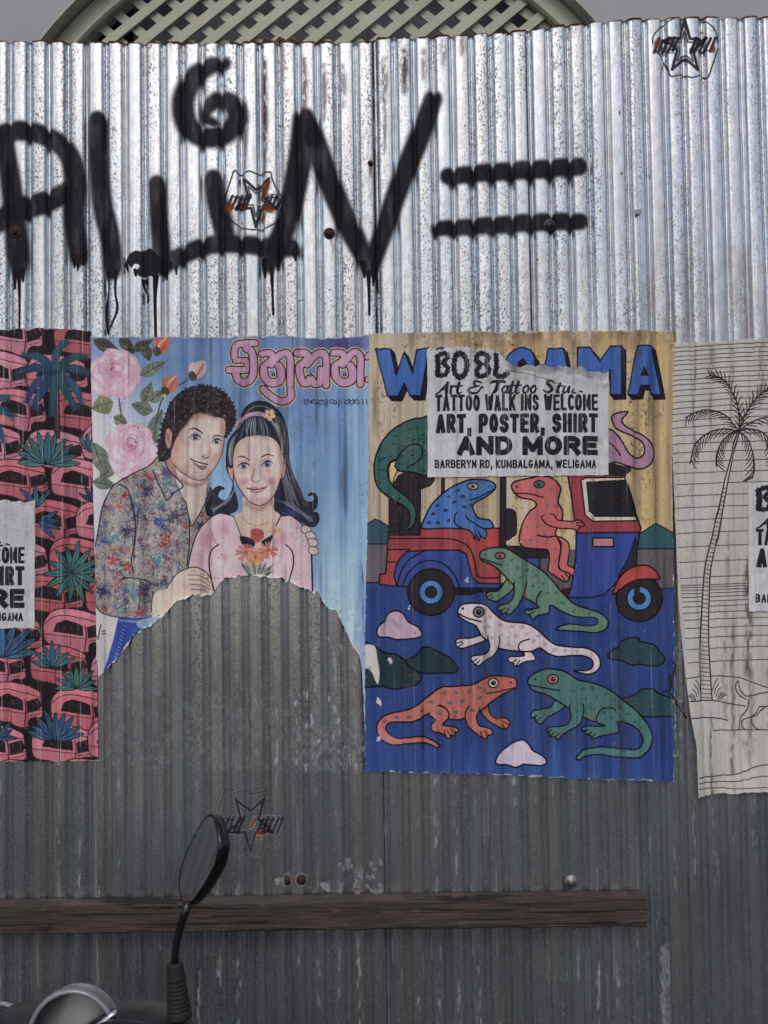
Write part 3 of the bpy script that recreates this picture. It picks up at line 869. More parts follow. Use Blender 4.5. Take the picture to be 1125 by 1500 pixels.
def paint_couple():
    c = Canvas(128, 486, 562, 1008, 2.4, (92, 128, 168))
    X, Y = c.grid()
    H, W = c.h, c.w
    top, mid, low = (np.array(q, np.float32) / 255 for q in ((88, 118, 164), (106, 146, 180), (142, 174, 196)))
    v = np.clip((Y - 500) / 200, 0, 1)[..., None]
    u = np.clip((Y - 700) / 230, 0, 1)[..., None]
    c.a[:] = (top * (1 - v) + mid * v) * (1 - u) + low * u
    c.mixin(np.clip((vnoise(H, W, 60, 500, 1, 3) - .4) * 1.2, 0, .55), (66, 98, 154))
    c.mixin(np.clip((vnoise(H, W, 30, 700, 2, 2) - .55) * 2.2, 0, .6) * (X > 430), (146, 168, 190))
    c.dab(500, 505, 80, 34, (58, 56, 108), .9)
    c.dab(150, 690, 120, 160, (172, 172, 186), 1, 0, .45)
    c.dab(150, 560, 90, 90, (150, 156, 182), .8)
    c.dab(215, 600, 60, 60, (150, 164, 186), .8)
    c.dab(150, 960, 60, 120, (168, 166, 168), 1, 0, .5)
    c.dab(305, 715, 50, 30, (118, 150, 178), .6)
    # foliage, roses, buds
    dk, gr = (44, 48, 46), (92, 106, 92)
    for q in [(140, 500, 180, 520, 9), (178, 496, 200, 520, 8), (214, 508, 222, 530, 8), (196, 516, 226, 500, 7)]:
        leaf(c, *q, (64, 62, 54), dk)
    for q in [(208, 552, 243, 532, 9), (212, 592, 224, 562, 9), (222, 590, 240, 574, 8), (226, 604, 196, 594, 10), (168, 590, 138, 600, 14),
              (170, 612, 188, 622, 8), (220, 642, 240, 602, 9), (218, 628, 236, 652, 9), (140, 650, 160, 700, 12), (150, 700, 180, 672, 10), (140, 706, 172, 712, 9)]:
        leaf(c, *q, gr if q[0] != 168 else (110, 116, 74), dk)
    c.ink([(176, 580), (181, 612)], 2.4, (70, 74, 66))
    rose(c, 171, 549, 37, 34, 3)
    rose(c, 194, 659, 33, 39, 5)
    c.ink([(255, 560), (240, 586), (232, 615), (229, 640)], 2.2, (58, 70, 70))
    c.ink([(264, 567), (278, 557)], 2, (58, 70, 70))
    for x, y, col in ((239, 507, (168, 84, 70)), (251, 565, (168, 92, 80)), (291, 543, (180, 146, 140))):
        m = c.fill([(x - 12, y + 6), (x - 10, y - 8), (x - 2, y - 10), (x + 9, y - 14), (x + 13, y - 2), (x + 6, y + 11), (x - 6, y + 13)], col)
        c.ink([(x - 8, y + 8), (x, y - 4), (x + 9, y - 12)], 3, (186, 160, 128), .8, soft=1, within=m)
        c.ink([(x - 2, y + 10), (x + 5, y), (x + 8, y - 8)], 2.4, (138, 52, 56), .7, soft=1, within=m)
        c.fill([(x - 13, y + 8), (x - 7, y + 2), (x, y + 12), (x - 8, y + 17)], (56, 60, 50))
    c.dab(243, 581, 4, 4, (150, 150, 70), 1, 0, .5)
    # ---- man: neck, shirt
    skin, shade, light = (180, 166, 158), (168, 128, 112), (190, 182, 176)
    c.fill([(240, 662), (262, 660), (300, 700), (306, 712), (300, 745), (284, 772), (272, 735), (256, 704)], skin)
    c.fill([(240, 664), (252, 664), (262, 700), (252, 696)], (150, 104, 92))
    c.ink([(252, 690), (270, 706), (290, 712), (303, 704)], 5, (140, 96, 92), .7, soft=3)
    c.ink([(291, 708), (292, 740), (284, 770)], 3, (150, 112, 112), .6, soft=2)
    shirt = [(232, 670), (222, 682), (205, 691), (180, 704), (166, 716), (157, 732), (151, 752), (147, 778), (143, 800), (142, 850), (142, 882), (148, 894), (162, 901), (190, 905), (224, 905), (226, 880), (230, 868), (244, 861), (258, 842), (276, 829), (288, 826), (300, 800), (316, 760), (318, 735), (312, 716), (305, 707), (300, 745), (284, 772), (273, 735), (258, 700), (244, 684)]
    m = c.fill(shirt, (132, 128, 128), False)
    rg = random.Random(12)
    pal = [(150, 50, 56), (44, 44, 84), (62, 112, 124), (158, 92, 62), (96, 72, 112), (54, 70, 130), (120, 60, 84), (58, 56, 78), (96, 128, 134), (136, 120, 84)]
    for i in range(170):
        c.dab(rg.uniform(140, 318), rg.uniform(672, 906), rg.uniform(5, 13), rg.uniform(5, 13), rg.choice(pal + [(56, 54, 82), (48, 46, 70), (170, 166, 158), (70, 96, 116)]), rg.uniform(.35, .75), within=m)
    for i in range(150):
        splat(c, rg.uniform(140, 318), rg.uniform(672, 906), rg.uniform(3, 7), tuple(int(.8 * v + 22) for v in rg.choice(pal)), m, rg)
    for x, y, r, k in [(220, 698, 8, 0), (186, 727, 7, 0), (246, 790, 12, 0), (166, 820, 11, 0), (190, 831, 10, 0), (218, 720, 12, 1), (190, 777, 12, 1), (154, 795, 9, 5), (238, 764, 11, 5), (232, 820, 12, 2), (172, 786, 11, 2), (256, 756, 13, 7), (200, 870, 12, 2), (152, 866, 12, 1), (216, 862, 12, 7), (208, 898, 8, 0), (155, 892, 6, 0), (178, 742, 9, 3), (250, 688, 8, 4), (262, 800, 8, 4), (305, 735, 10, 1), (296, 770, 9, 1), (308, 722, 6, 5)]:
        splat(c, x, y, r, pal[k], m, rg)
    for i in range(2600):
        x, y = rg.uniform(142, 316), rg.uniform(672, 905)
        c.ink([(x, y), (x + rg.uniform(-3, 3), y + rg.uniform(-3, 3))], .9, rg.choice([(36, 34, 52), (40, 38, 62), (178, 174, 164), (182, 178, 168)]), .75, False, within=m)
    nk = (30, 28, 44)
    c.ink([(232, 671), (222, 682), (205, 691), (180, 704), (166, 716), (157, 732), (151, 752), (147, 778), (143, 800)], 1.7, nk)
    c.ink([(142, 882), (148, 894), (162, 901), (190, 905), (224, 905), (224, 890), (227, 866)], 1.6, nk)
    c.ink([(176, 710), (188, 716), (195, 734), (201, 765), (199, 800), (195, 820), (198, 838)], 1.7, nk)
    c.ink([(206, 745), (203, 775), (200, 800)], 1.6, nk, .8)
    c.ink([(273, 735), (279, 762), (279, 800), (275, 829)], 1.8, nk)
    c.ink([(284, 770), (296, 750), (306, 728), (312, 716)], 1.6, nk)
    c.ink([(226, 690), (238, 716), (247, 733), (258, 722), (270, 713), (262, 702), (250, 690), (243, 676)], 1.7, nk)
    c.ink([(178, 850), (190, 846), (212, 849), (222, 854), (234, 858)], 1.6, nk)
    c.ink([(208, 850), (207, 880), (203, 903)], 1.6, nk, .7)
    c.dab(213, 868, 9, 20, (40, 36, 66), .6, within=m)
    # head
    hair = [(236, 676), (233, 660), (237, 640), (240, 622), (246, 605), (252, 592), (262, 580), (275, 571), (290, 567), (304, 566), (318, 570), (331, 577), (341, 589), (346, 604), (346, 617), (342, 629), (334, 640), (330, 640), (318, 612), (290, 606), (268, 630), (262, 642), (254, 668), (244, 676)]
    c.fill(hair, (40, 33, 40))
    hm = c.poly(hair)
    face = [(258, 650), (263, 638), (270, 627), (280, 616), (290, 606), (304, 607), (318, 612), (330, 616), (331, 634), (329, 650), (325, 669), (318, 684), (309, 696), (300, 703), (290, 704), (278, 699), (266, 691), (257, 680), (253, 666)]
    fm = c.fill(face, skin)
    c.dab(262, 660, 12, 34, shade, .8, -.1, within=fm)
    c.dab(285, 613, 24, 12, (170, 126, 108), .7, -.4, within=fm)
    c.dab(296, 640, 18, 30, light, .8, within=fm)
    c.dab(282, 662, 14, 14, light, .6, within=fm)
    c.dab(317, 672, 9, 18, (164, 104, 112), .75, .5, within=fm)
    c.dab(327, 626, 5, 14, (176, 124, 98), .7, within=fm)
    c.dab(262, 684, 8, 14, (176, 160, 108), .6, -.6, within=fm)
    c.dab(300, 697, 14, 6, (188, 172, 164), .7, within=fm)
    c.put(c.line(face, 9, True, True, 6), (150, 104, 96), .55, fm)
    for x, y, a, b, col, al in [(296, 622, 20, 10, (196, 184, 172), .7), (276, 652, 10, 8, (160, 128, 120), .4), (302, 660, 5, 12, (196, 186, 178), .8), (310, 664, 4, 10, (150, 112, 108), .5), (276, 684, 12, 8, (166, 132, 112), .5), (320, 660, 5, 8, (190, 168, 160), .6), (268, 645, 7, 14, (156, 116, 104), .5)]:
        c.dab(x, y, a, b, col, al, 0, 0, fm)
    c.ink([(256, 680), (266, 691), (278, 699), (290, 704), (300, 703), (309, 696), (318, 684), (326, 667), (330, 645)], 1.3, (70, 46, 54), .9)
    c.fill([(243, 642), (245, 631), (251, 628), (255, 636), (254, 650), (251, 658), (246, 656)], (172, 128, 118), True, 1, (48, 32, 40), 1.4)
    c.ink([(247, 637), (250, 641), (250, 650)], 2, (120, 66, 70), .8)
    ys, xs, hmask = hm
    cm = np.zeros((H, W), np.float32); cm[ys:ys + hmask.shape[0], xs:xs + hmask.shape[1]] = hmask
    fullface = np.zeros((H, W), np.float32); fullface[fm[0]:fm[0] + fm[2].shape[0], fm[1]:fm[1] + fm[2].shape[1]] = fm[2]
    rgh = random.Random(77)
    hm_only = (0, 0, cm * (1 - fullface))
    for i in range(900):
        x, y, r, a = rgh.uniform(232, 348), rgh.uniform(564, 680), rgh.uniform(1.2, 2.8), rgh.uniform(0, 6.28)
        c.ink([(x + r * math.cos(a + u), y + r * math.sin(a + u)) for u in (0, .8, 1.6, 2.4)], rgh.uniform(.6, 1.0), rgh.choice([(118, 108, 114), (92, 82, 90), (20, 16, 24), (78, 64, 66)]), rgh.uniform(.35, .8), within=hm_only)
    c.put(c.line([(318, 612), (304, 607), (290, 606), (278, 617), (268, 629), (262, 640)], 3, False, True, 2.0), (58, 40, 44), .7)
    for a in np.linspace(0, 1, 40):
        i = spline(hair[:18], False, 8)
        p = i[int(a * (len(i) - 1))]
        c.dab(p[0] + rg.uniform(-1, 1), p[1] + rg.uniform(-1, 1), rg.uniform(1.6, 3.4), rg.uniform(1.6, 3.4), (40, 33, 40), 1, 0, .5)
    c.ink([(279, 631), (285, 628.5), (292, 631), (299, 636.5)], [.8, 2.0, 2.3, 1.0], (40, 28, 34))
    c.ink([(313, 642), (319, 639), (328, 641)], [.8, 1.8, 1.0], (40, 28, 34))
    human_eye(c, 288, 642, 8, 3.6, (74, 66, 82), .12)
    human_eye(c, 319, 648, 6.6, 3.4, (74, 66, 82), -.05)
    c.ink([(307, 640), (309, 658), (308, 668)], 2.6, (150, 116, 116), .45, soft=2)
    c.ink([(298, 669), (302, 672), (308, 671)], 1.8, (92, 58, 66), .9)
    c.dab(303, 667, 6, 4, (150, 120, 122), .6)
    c.fill([(282, 674), (291, 677), (300, 679), (306, 681), (300, 685), (291, 682)], (190, 184, 180))
    c.ink([(281, 673), (286, 676), (296, 679), (306, 681)], [2, 1.6, 1.8, 2], (58, 26, 38))
    c.fill([(285, 678), (294, 683), (304, 683), (301, 688), (294, 687)], (146, 100, 104), True, 1, (90, 54, 64), .8)
    c.dab(290, 693, 9, 3, (148, 116, 108), .6)
    # ---- woman: hair behind
    hc = (36, 38, 52)
    back = [(352, 626), (357, 604), (370, 592), (386, 589), (400, 595), (413, 608), (421, 628), (424, 650), (425, 676), (431, 697), (440, 716), (446, 732), (454, 736), (461, 733), (460, 726), (452, 727), (458, 722), (465, 728), (465, 742), (459, 750), (466, 752), (468, 762), (462, 771), (454, 771), (442, 764), (428, 756), (412, 756), (400, 748), (398, 736), (345, 700), (350, 742), (338, 753), (318, 757), (305, 754), (303, 742), (309, 733), (313, 720), (322, 713), (330, 716), (324, 719), (321, 728), (330, 734), (338, 726), (343, 708), (334, 690), (333, 668), (337, 645)]
    bm = c.fill(back, hc, True, 1, (22, 22, 34), 1.2)
    c.dab(430, 752, 26, 12, (44, 62, 116), .8, within=bm)
    rgw = random.Random(15)
    for k in range(34):
        q, j = rgw.uniform(0, 22), rgw.uniform(-2, 2)
        col = rgw.choice([(104, 112, 124), (84, 92, 108), (60, 66, 82), (20, 22, 34), (140, 142, 138)])
        c.ink([(402 + q * .9, 608 + q * .5), (410 + q * .6 + j, 636), (412 + q * .5, 664), (412 + q * .8 - j, 692), (417 + q * 1.1, 718), (423 + q * 1.4 + j, 742)], [.5, 1.1, 1.3, 1.2, 1.2, .6], col, .65, within=bm)
    for k in range(22):
        q = rgw.uniform(0, 12)
        col = rgw.choice([(96, 104, 120), (70, 78, 96), (124, 130, 138)])
        c.ink([(346 + q * .2, 706 + q), (341 - q * .3, 728), (328 - q, 740 + q * .7), (309 + q * .6, 742 + q)], [.5, 1.1, 1.1, .5], col, .6, within=bm)
        c.ink([(406 + q * 2, 732 + q * .4), (424 + q * 2, 742 + q), (440 + q, 750 + q), (456 + q * .4, 756 + q * .8)], [.5, 1.2, 1.1, .5], col if k % 2 else (64, 84, 140), .65, within=bm)
    c.ink([(358, 612), (372, 598), (390, 597), (404, 606)], 2, (140, 128, 112), .6, within=bm)
    # neck
    c.fill([(360, 726), (356, 748), (344, 757), (352, 780), (366, 800), (392, 800), (402, 778), (412, 757), (402, 746), (400, 726)], (178, 158, 146))
    c.ink([(362, 738), (380, 746), (398, 736)], 7, (142, 102, 98), .75, soft=4)
    c.ink([(356, 758), (366, 767), (382, 770), (396, 764)], 1.4, (150, 110, 84), .9)
    c.dab(376, 764, 8, 12, (184, 176, 150), .6)
    # sweater
    pk = (184, 158, 168)
    sw = [(277, 832), (282, 808), (288, 788), (297, 771), (311, 758), (325, 752), (344, 757), (352, 778), (362, 802), (394, 802), (402, 778), (412, 757), (428, 756), (442, 767), (450, 780), (457, 800), (459, 870), (459, 900), (300, 900), (314, 868), (300, 836)]
    sm = c.fill(sw, pk, False)
    for x, y, a, b, col, al in [(305, 790, 18, 22, (158, 108, 132), .6), (330, 775, 16, 18, (160, 110, 134), .6), (295, 820, 12, 26, (166, 120, 142), .6), (326, 830, 14, 26, (196, 184, 180), .9), (330, 815, 8, 10, (140, 110, 124), .5),
                                (416, 790, 12, 16, (160, 112, 134), .6), (442, 820, 12, 40, (196, 170, 180), .7), (416, 826, 10, 24, (194, 168, 180), .7), (440, 790, 10, 16, (190, 176, 176), .7), (350, 845, 30, 14, (170, 128, 146), .5), (404, 778, 10, 14, (180, 136, 110), .4)]:
        c.dab(x, y, a, b, col, al, 0, 0, sm)
    ol = (40, 28, 48)
    c.ink([(277, 832), (282, 808), (288, 788), (297, 771), (311, 758), (325, 752), (344, 757)], 1.8, ol)
    c.ink([(344, 757), (352, 778), (361, 801)], 1.5, (90, 58, 76))
    c.ink([(412, 757), (403, 776), (396, 792)], 1.8, ol)
    c.ink([(428, 756), (442, 767), (450, 780)], 1.6, ol)
    c.ink([(457, 808), (458, 840), (459, 872)], 2.6, (30, 34, 70))
    c.ink([(322, 798), (312, 806), (308, 822), (311, 845), (316, 866)], 2, ol)
    c.ink([(313, 782), (317, 795), (322, 798)], 1.6, (130, 70, 90), .8)
    c.ink([(420, 798), (429, 808), (431, 826), (424, 852)], 2, ol)
    # bouquet
    c.fill([(353, 786), (372, 790), (374, 800), (360, 803)], (32, 32, 48)); c.fill([(384, 794), (396, 786), (402, 782), (394, 802)], (32, 32, 48))
    m = c.fill([(369, 778), (377, 774), (386, 778), (387, 787), (379, 795), (371, 790)], (160, 66, 64))
    c.ink([(371, 780), (378, 785), (385, 780)], 1.4, (112, 36, 44), .8)
    rg = random.Random(4)
    for x, y, r, col in [(362, 810, 14, (174, 104, 84)), (376, 816, 11, (178, 112, 84)), (394, 806, 13, (172, 100, 80)), (372, 828, 9, (170, 128, 96)), (404, 778, 7, (178, 138, 112)), (405, 794, 5, (178, 140, 156))]:
        for k in range(13):
            a = k / 13 * 6.283 + rg.uniform(-.15, .15)
            c.ink([(x, y), (x + r * math.cos(a), y + r * .85 * math.sin(a))], [2, 3.6], tuple(int(v * rg.uniform(.86, 1.12)) for v in col), .9, False)
        c.dab(x, y, r * .35, r * .35, (124, 60, 54), .8)
    for k in range(22):
        x = rg.uniform(352, 402)
        leaf(c, 377 + (x - 377) * .3, 845, x, rg.uniform(822, 840), 2.6, rg.choice([(120, 132, 120), (150, 150, 156), (92, 104, 96)]), (60, 66, 62))
    # her face
    for e in ([(335, 686), (339, 683), (343, 688), (343, 703), (338, 700)], [(415, 684), (418, 677), (420, 684), (418, 698), (413, 702)]):
        c.fill(e, (170, 124, 114), True, 1, (60, 36, 44), 1.2)
    face = [(342, 682), (343, 664), (347, 650), (356, 641), (370, 638), (386, 638), (400, 642), (410, 652), (415, 668), (415, 684), (412, 702), (406, 720), (397, 733), (385, 740), (376, 740), (363, 733), (352, 717), (345, 700)]
    fm = c.fill(face, (184, 168, 164))
    for x, y, a, b, col, al in [(350, 660, 8, 26, (180, 150, 104), .7), (410, 664, 6, 26, (170, 116, 104), .6), (365, 660, 8, 30, (166, 126, 128), .6), (380, 656, 6, 40, (192, 180, 174), .8), (372, 690, 6, 16, (160, 112, 112), .5),
                                (360, 706, 12, 10, (172, 112, 120), .8), (398, 706, 11, 10, (170, 100, 124), .8), (404, 690, 8, 16, (190, 174, 166), .7), (380, 732, 22, 9, (176, 130, 138), .6), (381, 726, 9, 5, (192, 178, 172), .7), (349, 696, 5, 20, (190, 170, 150), .6)]:
        c.dab(x, y, a, b, col, al, 0, 0, fm)
    c.put(c.line(face, 8, True, True, 6), (152, 108, 104), .5, fm)
    for x, y, a, b, col, al in [(379, 698, 3.4, 12, (196, 186, 178), .9), (371, 700, 3, 8, (150, 104, 102), .5), (388, 700, 3, 8, (160, 116, 112), .45), (358, 692, 10, 4, (160, 122, 118), .5), (393, 690, 10, 4, (160, 120, 120), .5), (379, 711, 4, 2, (150, 108, 108), .5), (378, 725, 8, 2.4, (150, 104, 108), .5), (357, 664, 10, 5, (190, 170, 150), .5), (396, 660, 8, 5, (176, 140, 132), .5)]:
        c.dab(x, y, a, b, col, al, 0, 0, fm)
    c.ink([(343, 690), (346, 703), (353, 718), (364, 733), (376, 740), (386, 740), (397, 733), (406, 720), (412, 702)], 1.4, (56, 38, 48), .95)
    # her fringe, band and flower
    fr = [(334, 664), (340, 646), (350, 634), (352, 620), (366, 614), (392, 613), (406, 620), (414, 640), (418, 660), (417, 674), (414, 664), (409, 652), (400, 643), (386, 639), (370, 640), (357, 643), (347, 654), (343, 672), (343, 686), (336, 684)]
    fm2 = c.fill(fr, hc)
    for k in range(60):
        q, j = rgw.random(), rgw.uniform(-2.5, 2.5)
        x0, x1 = 358 + q * 40, 346 + q * 66
        col = rgw.choice([(118, 126, 134), (90, 98, 110), (140, 146, 148), (24, 26, 38)])
        c.ink([(x0, 613), ((x0 + x1) / 2 + j, 622), (x1 + j * .6, 631), (x1 - 2 + q * 6, 641)], [.5, 1.2, 1.2, .5], col, .6, within=fm2)
        if k < 26:
            c.ink([(353 - q * 5, 622 + q * 6), (343 + j * .6, 640 + q * 12), (336 + q * 6, 660 + q * 10), (338 + q * 4, 682)], [.5, 1.2, 1.1, .5], col, .6, within=fm2)
            c.ink([(404 + q * 4, 620), (410 + q * 4 + j * .4, 640), (414 + q * 2, 664)], [.5, 1.1, .5], rgw.choice([col, (146, 142, 124)]), .6, within=fm2)
    c.ink([(344, 630), (353, 618), (368, 609), (384, 608), (396, 613)], [3, 5, 6, 6, 4], (168, 134, 156))
    c.ink([(346, 628), (360, 614), (384, 607)], 1, (110, 78, 100), .7)
    for k in range(5):
        a = k * 1.257 + .3
        c.dab(396 + 5 * math.cos(a), 609 + 5 * math.sin(a), 4.8, 4.2, (184, 156, 116), 1, a, .6)
    c.dab(396, 609, 2.6, 2.6, (150, 110, 66), 1, 0, .4)
    c.ink([(349, 671), (357, 669.5), (367, 675)], [.9, 1.9, 1.2], (60, 38, 40))
    c.ink([(384, 671), (392, 666.5), (402, 669)], [1.2, 2.0, .9], (60, 38, 40))
    human_eye(c, 358.5, 683.5, 8, 4.2, (98, 118, 122), .05)
    human_eye(c, 392.5, 681, 7.6, 4.2, (86, 92, 124), -.1)
    c.ink([(374, 688), (370.5, 700), (371, 705), (377, 707), (382, 704.5)], 1.5, (136, 84, 84), .8)
    c.ink([(381, 676), (382, 692), (383.5, 702)], 1.3, (160, 116, 108), .6, soft=.8)
    c.fill([(366, 716), (374, 713.5), (380, 715), (388, 713), (391, 714), (384, 721), (376, 723.5), (369, 721)], (164, 112, 114))
    c.fill([(368, 717), (379, 717.5), (389, 715), (380, 719.5)], (188, 178, 174))
    c.ink([(363, 715.5), (369, 717), (379, 718), (389, 715), (392, 713)], [2, 1.2, 1.2, 1.2, 2], (74, 32, 40))
    # hands
    hand = [(225, 896), (228, 870), (245, 862), (260, 842), (274, 833), (290, 831), (303, 838), (311, 848), (314, 862), (310, 870), (290, 884), (262, 898), (230, 908)]
    hm = c.fill(hand, (180, 162, 148))
    c.dab(280, 846, 26, 10, (190, 180, 166), .8, within=hm)
    c.dab(300, 862, 14, 9, (160, 116, 126), .6, within=hm)
    c.ink([(245, 862), (260, 842), (274, 833), (290, 831), (303, 838), (311, 848), (314, 862)], 1.7, (60, 44, 52))
    for k in range(4):
        c.ink([(276 + k * 2, 842 + k * 7), (294 + k, 843 + k * 7), (310 - k, 853 + k * 5)], 1.3, (96, 66, 74), .85, within=hm)
    for x, y, a in ((450, 776, .3), (457, 785, .3), (460, 795, .2), (461, 807, .1)):
        c.fill([(x - 8, y - 4), (x - 2, y - 6), (x + 5, y - 3), (x + 6, y + 3), (x, y + 6), (x - 7, y + 3)], (180, 166, 162), True, 1, (58, 50, 66), 1.2)
    # jeans, price
    c.fill([(176, 905), (226, 904), (238, 903), (228, 914), (206, 926), (180, 960), (152, 992), (156, 978), (168, 940)], (40, 62, 142), False)
    c.ink([(178, 908), (200, 910), (226, 909)], 3, (120, 150, 190), .7, soft=1.5)
    for k in range(10):
        c.ink([(184 - k * 1.4, 915 + k * 5), (187 - k * 1.4, 918 + k * 5)], 1.1, (130, 150, 196), .7, False)
    c.fill([(206, 908), (238, 903), (228, 914), (212, 920), (204, 916)], (120, 152, 180))
    c.ink([(142, 918), (140, 926), (145, 933), (142, 924)], 1.8, (44, 42, 48)); c.ink([(151, 914), (147, 936)], 1.6, (44, 42, 48))
    c.ink([(153, 924), (157, 923)], 1.6, (44, 42, 48), smooth=False); c.ink([(153, 928), (157, 927)], 1.6, (44, 42, 48), smooth=False)
    # ---- title in rounded outlined script
    def T(pts):
        return [(320 + x / 4.89, 490 + y / 4.89) for x, y in pts]
    title = [
        ([(272, 72), (190, 72), (140, 85), (124, 120), (122, 168)], 9), ([(128, 196), (205, 196), (208, 255)], 7), ([(82, 262), (150, 262), (204, 262)], 9),
        ([(130, 285), (148, 330), (192, 352), (238, 330), (258, 280), (258, 190), (240, 130), (205, 108)], 10),
        ([(316, 146), (370, 142), (398, 168), (372, 205), (330, 235), (330, 280)], 9), ([(330, 262), (336, 310), (370, 348), (415, 352), (450, 325), (452, 265), (440, 235)], 11), ([(385, 222), (420, 180), (455, 148), (500, 145), (520, 190), (520, 275), (520, 370)], 9.5),
        ([(325, 398), (370, 440), (430, 478), (490, 482), (524, 450), (522, 408)], 9.5),
        ([(572, 142), (622, 142), (650, 172), (620, 205), (585, 240), (590, 300), (606, 345), (640, 355), (662, 322), (690, 358), (730, 345), (738, 260)], 10), ([(640, 222), (680, 175), (715, 145), (755, 145), (775, 190), (775, 280), (775, 370)], 9.5),
        ([(828, 142), (880, 140), (906, 166), (880, 205), (838, 235), (838, 280)], 9), ([(838, 262), (846, 310), (880, 346), (925, 350), (960, 325), (962, 265), (950, 235)], 11), ([(895, 222), (930, 178), (965, 140), (1000, 140), (1020, 185), (1018, 270), (1018, 360)], 9.5),
        ([(1070, 170), (1100, 150), (1130, 200), (1120, 300), (1075, 330)], 8),
    ]
    for extra, col in ((6.2, (182, 160, 116)), (3.4, (46, 20, 32)), (0.0, (160, 118, 150))):
        for pts, w in title:
            c.ink(T(pts), w + extra, col)
    for x in (400, 662, 905):
        c.disc(320 + x / 4.89, 490 + 296 / 4.89, 2.6, (46, 20, 32)); c.disc(320 + x / 4.89, 490 + 296 / 4.89, 1.2, (120, 108, 130))
    for pts, w in title[::2]:
        c.ink(T(pts), w * .4, (178, 140, 164), .5, soft=2)
    # small line of script under it
    rg = random.Random(5)
    for x, kind in [(449, 0), (456, 1), (461, 2), (469, 0), (477, 3), (487, 2), (494, 3), (500, 4), (508, 0), (515, 0), (523, 2), (531, 4), (537, 4)]:
        y = 589.5
        if kind == 0:
            c.ink([(x - 3, y - 3), (x, y - 1), (x + 3, y - 3), (x + 3.4, y + 2), (x, y + 4), (x - 3, y + 2), (x - 1, y)], 1.3, (34, 34, 62))
        elif kind == 1:
            c.ink([(x - 1, y + 1), (x + 1, y - 1), (x + 1, y + 2), (x - 1, y + 1)], 1.3, (34, 34, 62))
        elif kind == 2:
            c.ink([(x - 3, y + 3), (x - 3, y - 1), (x, y - 3), (x + 3, y), (x + 3, y + 4)], 1.3, (34, 34, 62)); c.ink([(x - 1, y + 1), (x + 1, y + 3)], 1.3, (34, 34, 62))
        elif kind == 3:
            c.ink([(x - 3, y - 2), (x, y + 1), (x - 2, y + 4), (x + 3, y + 3), (x + 3, y - 1), (x + 1, y - 3)], 1.3, (34, 34, 62)); c.ink([(x + 3, y + 3), (x + 3, y + 7), (x + 1, y + 8)], 1.1, (34, 34, 62))
        else:
            c.ink([(x, y - 3), (x + 1, y + 4)], 1.3, (34, 34, 62))
    wear(c, 61, 0.95)
    grime(c, 67, .3)
    # bare paper along the tear and at the foot of the blue side
    rg = random.Random(3)
    for i in range(46):
        x, y = rg.uniform(486, 545), rg.uniform(880, 1004)
        c.dab(x, y, rg.uniform(1, 5), rg.uniform(1, 6), rg.choice([(170, 174, 176), (150, 168, 184), (120, 112, 104)]), .7, rg.uniform(-1, 1), .4)
    c.mixin(np.clip((Y - 930) / 60, 0, 1) * np.clip((X - 500) / 20, 0, 1) * vnoise(H, W, 14, 14, 7), (166, 170, 172))
    # white fibre where the sheet ripped
    yb = np.interp(X[0], *zip(*OUTLINE['couple']['bottom']))[None]
    n = vnoise(H, W, 12, 9, 17, 4)
    c.mixin(np.clip((9.5 * (n - .36) - (yb - Y)) * .9, 0, 1) * .95, (182, 180, 176))
    edge_wear(c, 'couple', 27, (172, 172, 172), 1.6)
    return c
# ------------------------------------------------------------------ poster: pink cars between palms
def stamp_car(c, x, y, w, h, col, flip, rg):
    def q(pts):
        return [((x + (1 - a if flip else a) * w), y + b * h) for a, b in pts]
    dark, ink = (34, 28, 34), (40, 22, 30)
    lo = tuple(int(v * .82) for v in col)
    m = c.fill(q([(.0, .5), (.01, .3), (.08, .13), (.22, .02), (.4, 0), (.66, .06), (.88, .16), (.96, .24), (.97, .36), (1, .6), (.99, .76), (.86, .82), (.8, .94), (.68, 1), (.54, .97), (.42, .9), (.2, .84), (.04, .76)]), col, True, 1, ink, 1.6)
    c.put(c.poly(q([(.02, .56), (.5, .66), (.68, .68), (.99, .6), (1, .76), (.7, 1), (.3, .92), (.05, .8)])), lo, .4, m)
    c.dab(*q([(.45, .12)])[0], w * .45, h * .16, tuple(min(255, int(v * 1.14) + 6) for v in col), .55, within=m)
    c.ink(q([(.03, .34), (.16, .2), (.36, .16), (.66, .24), (.95, .33)]), 1.3, ink, .9)
    c.fill(q([(.17, .52), (.22, .34), (.36, .27), (.54, .34), (.64, .41), (.65, .62), (.42, .57)]), dark, False, 1, ink, 1.2)
    c.fill(q([(.71, .44), (.93, .36), (.98, .52), (.94, .6), (.73, .66)]), dark, False, 1, ink, 1.2)
    c.ink(q([(.44, .3), (.44, .9)]), 1.0, ink, .8)
    c.ink(q([(.68, .38), (.7, .66), (.67, .97)]), 1.4, ink, .9)
    c.ink(q([(.02, .58), (.4, .64), (.68, .68), (.99, .6)]), 1.1, ink, .8)
    c.ink(q([(.76, .74), (.88, .72), (.96, .68)]), 1.0, ink, .8)
    for k in range(6):
        a = rg.choice((rg.uniform(.28, .6), rg.uniform(.76, .92)))
        c.ink(q([(a, .4), (a + .02, .5)]), .9, (84, 78, 84), .7, False)
    c.fill(q([(.74, .86), (.82, .78), (.94, .8), (.98, .92), (.88, 1.04), (.76, 1.0)]), (30, 24, 28), True, 1, ink, 1)
    c.fill(q([(.02, .84), (.14, .86), (.2, 1.0), (.08, 1.04)]), (30, 24, 28), True)

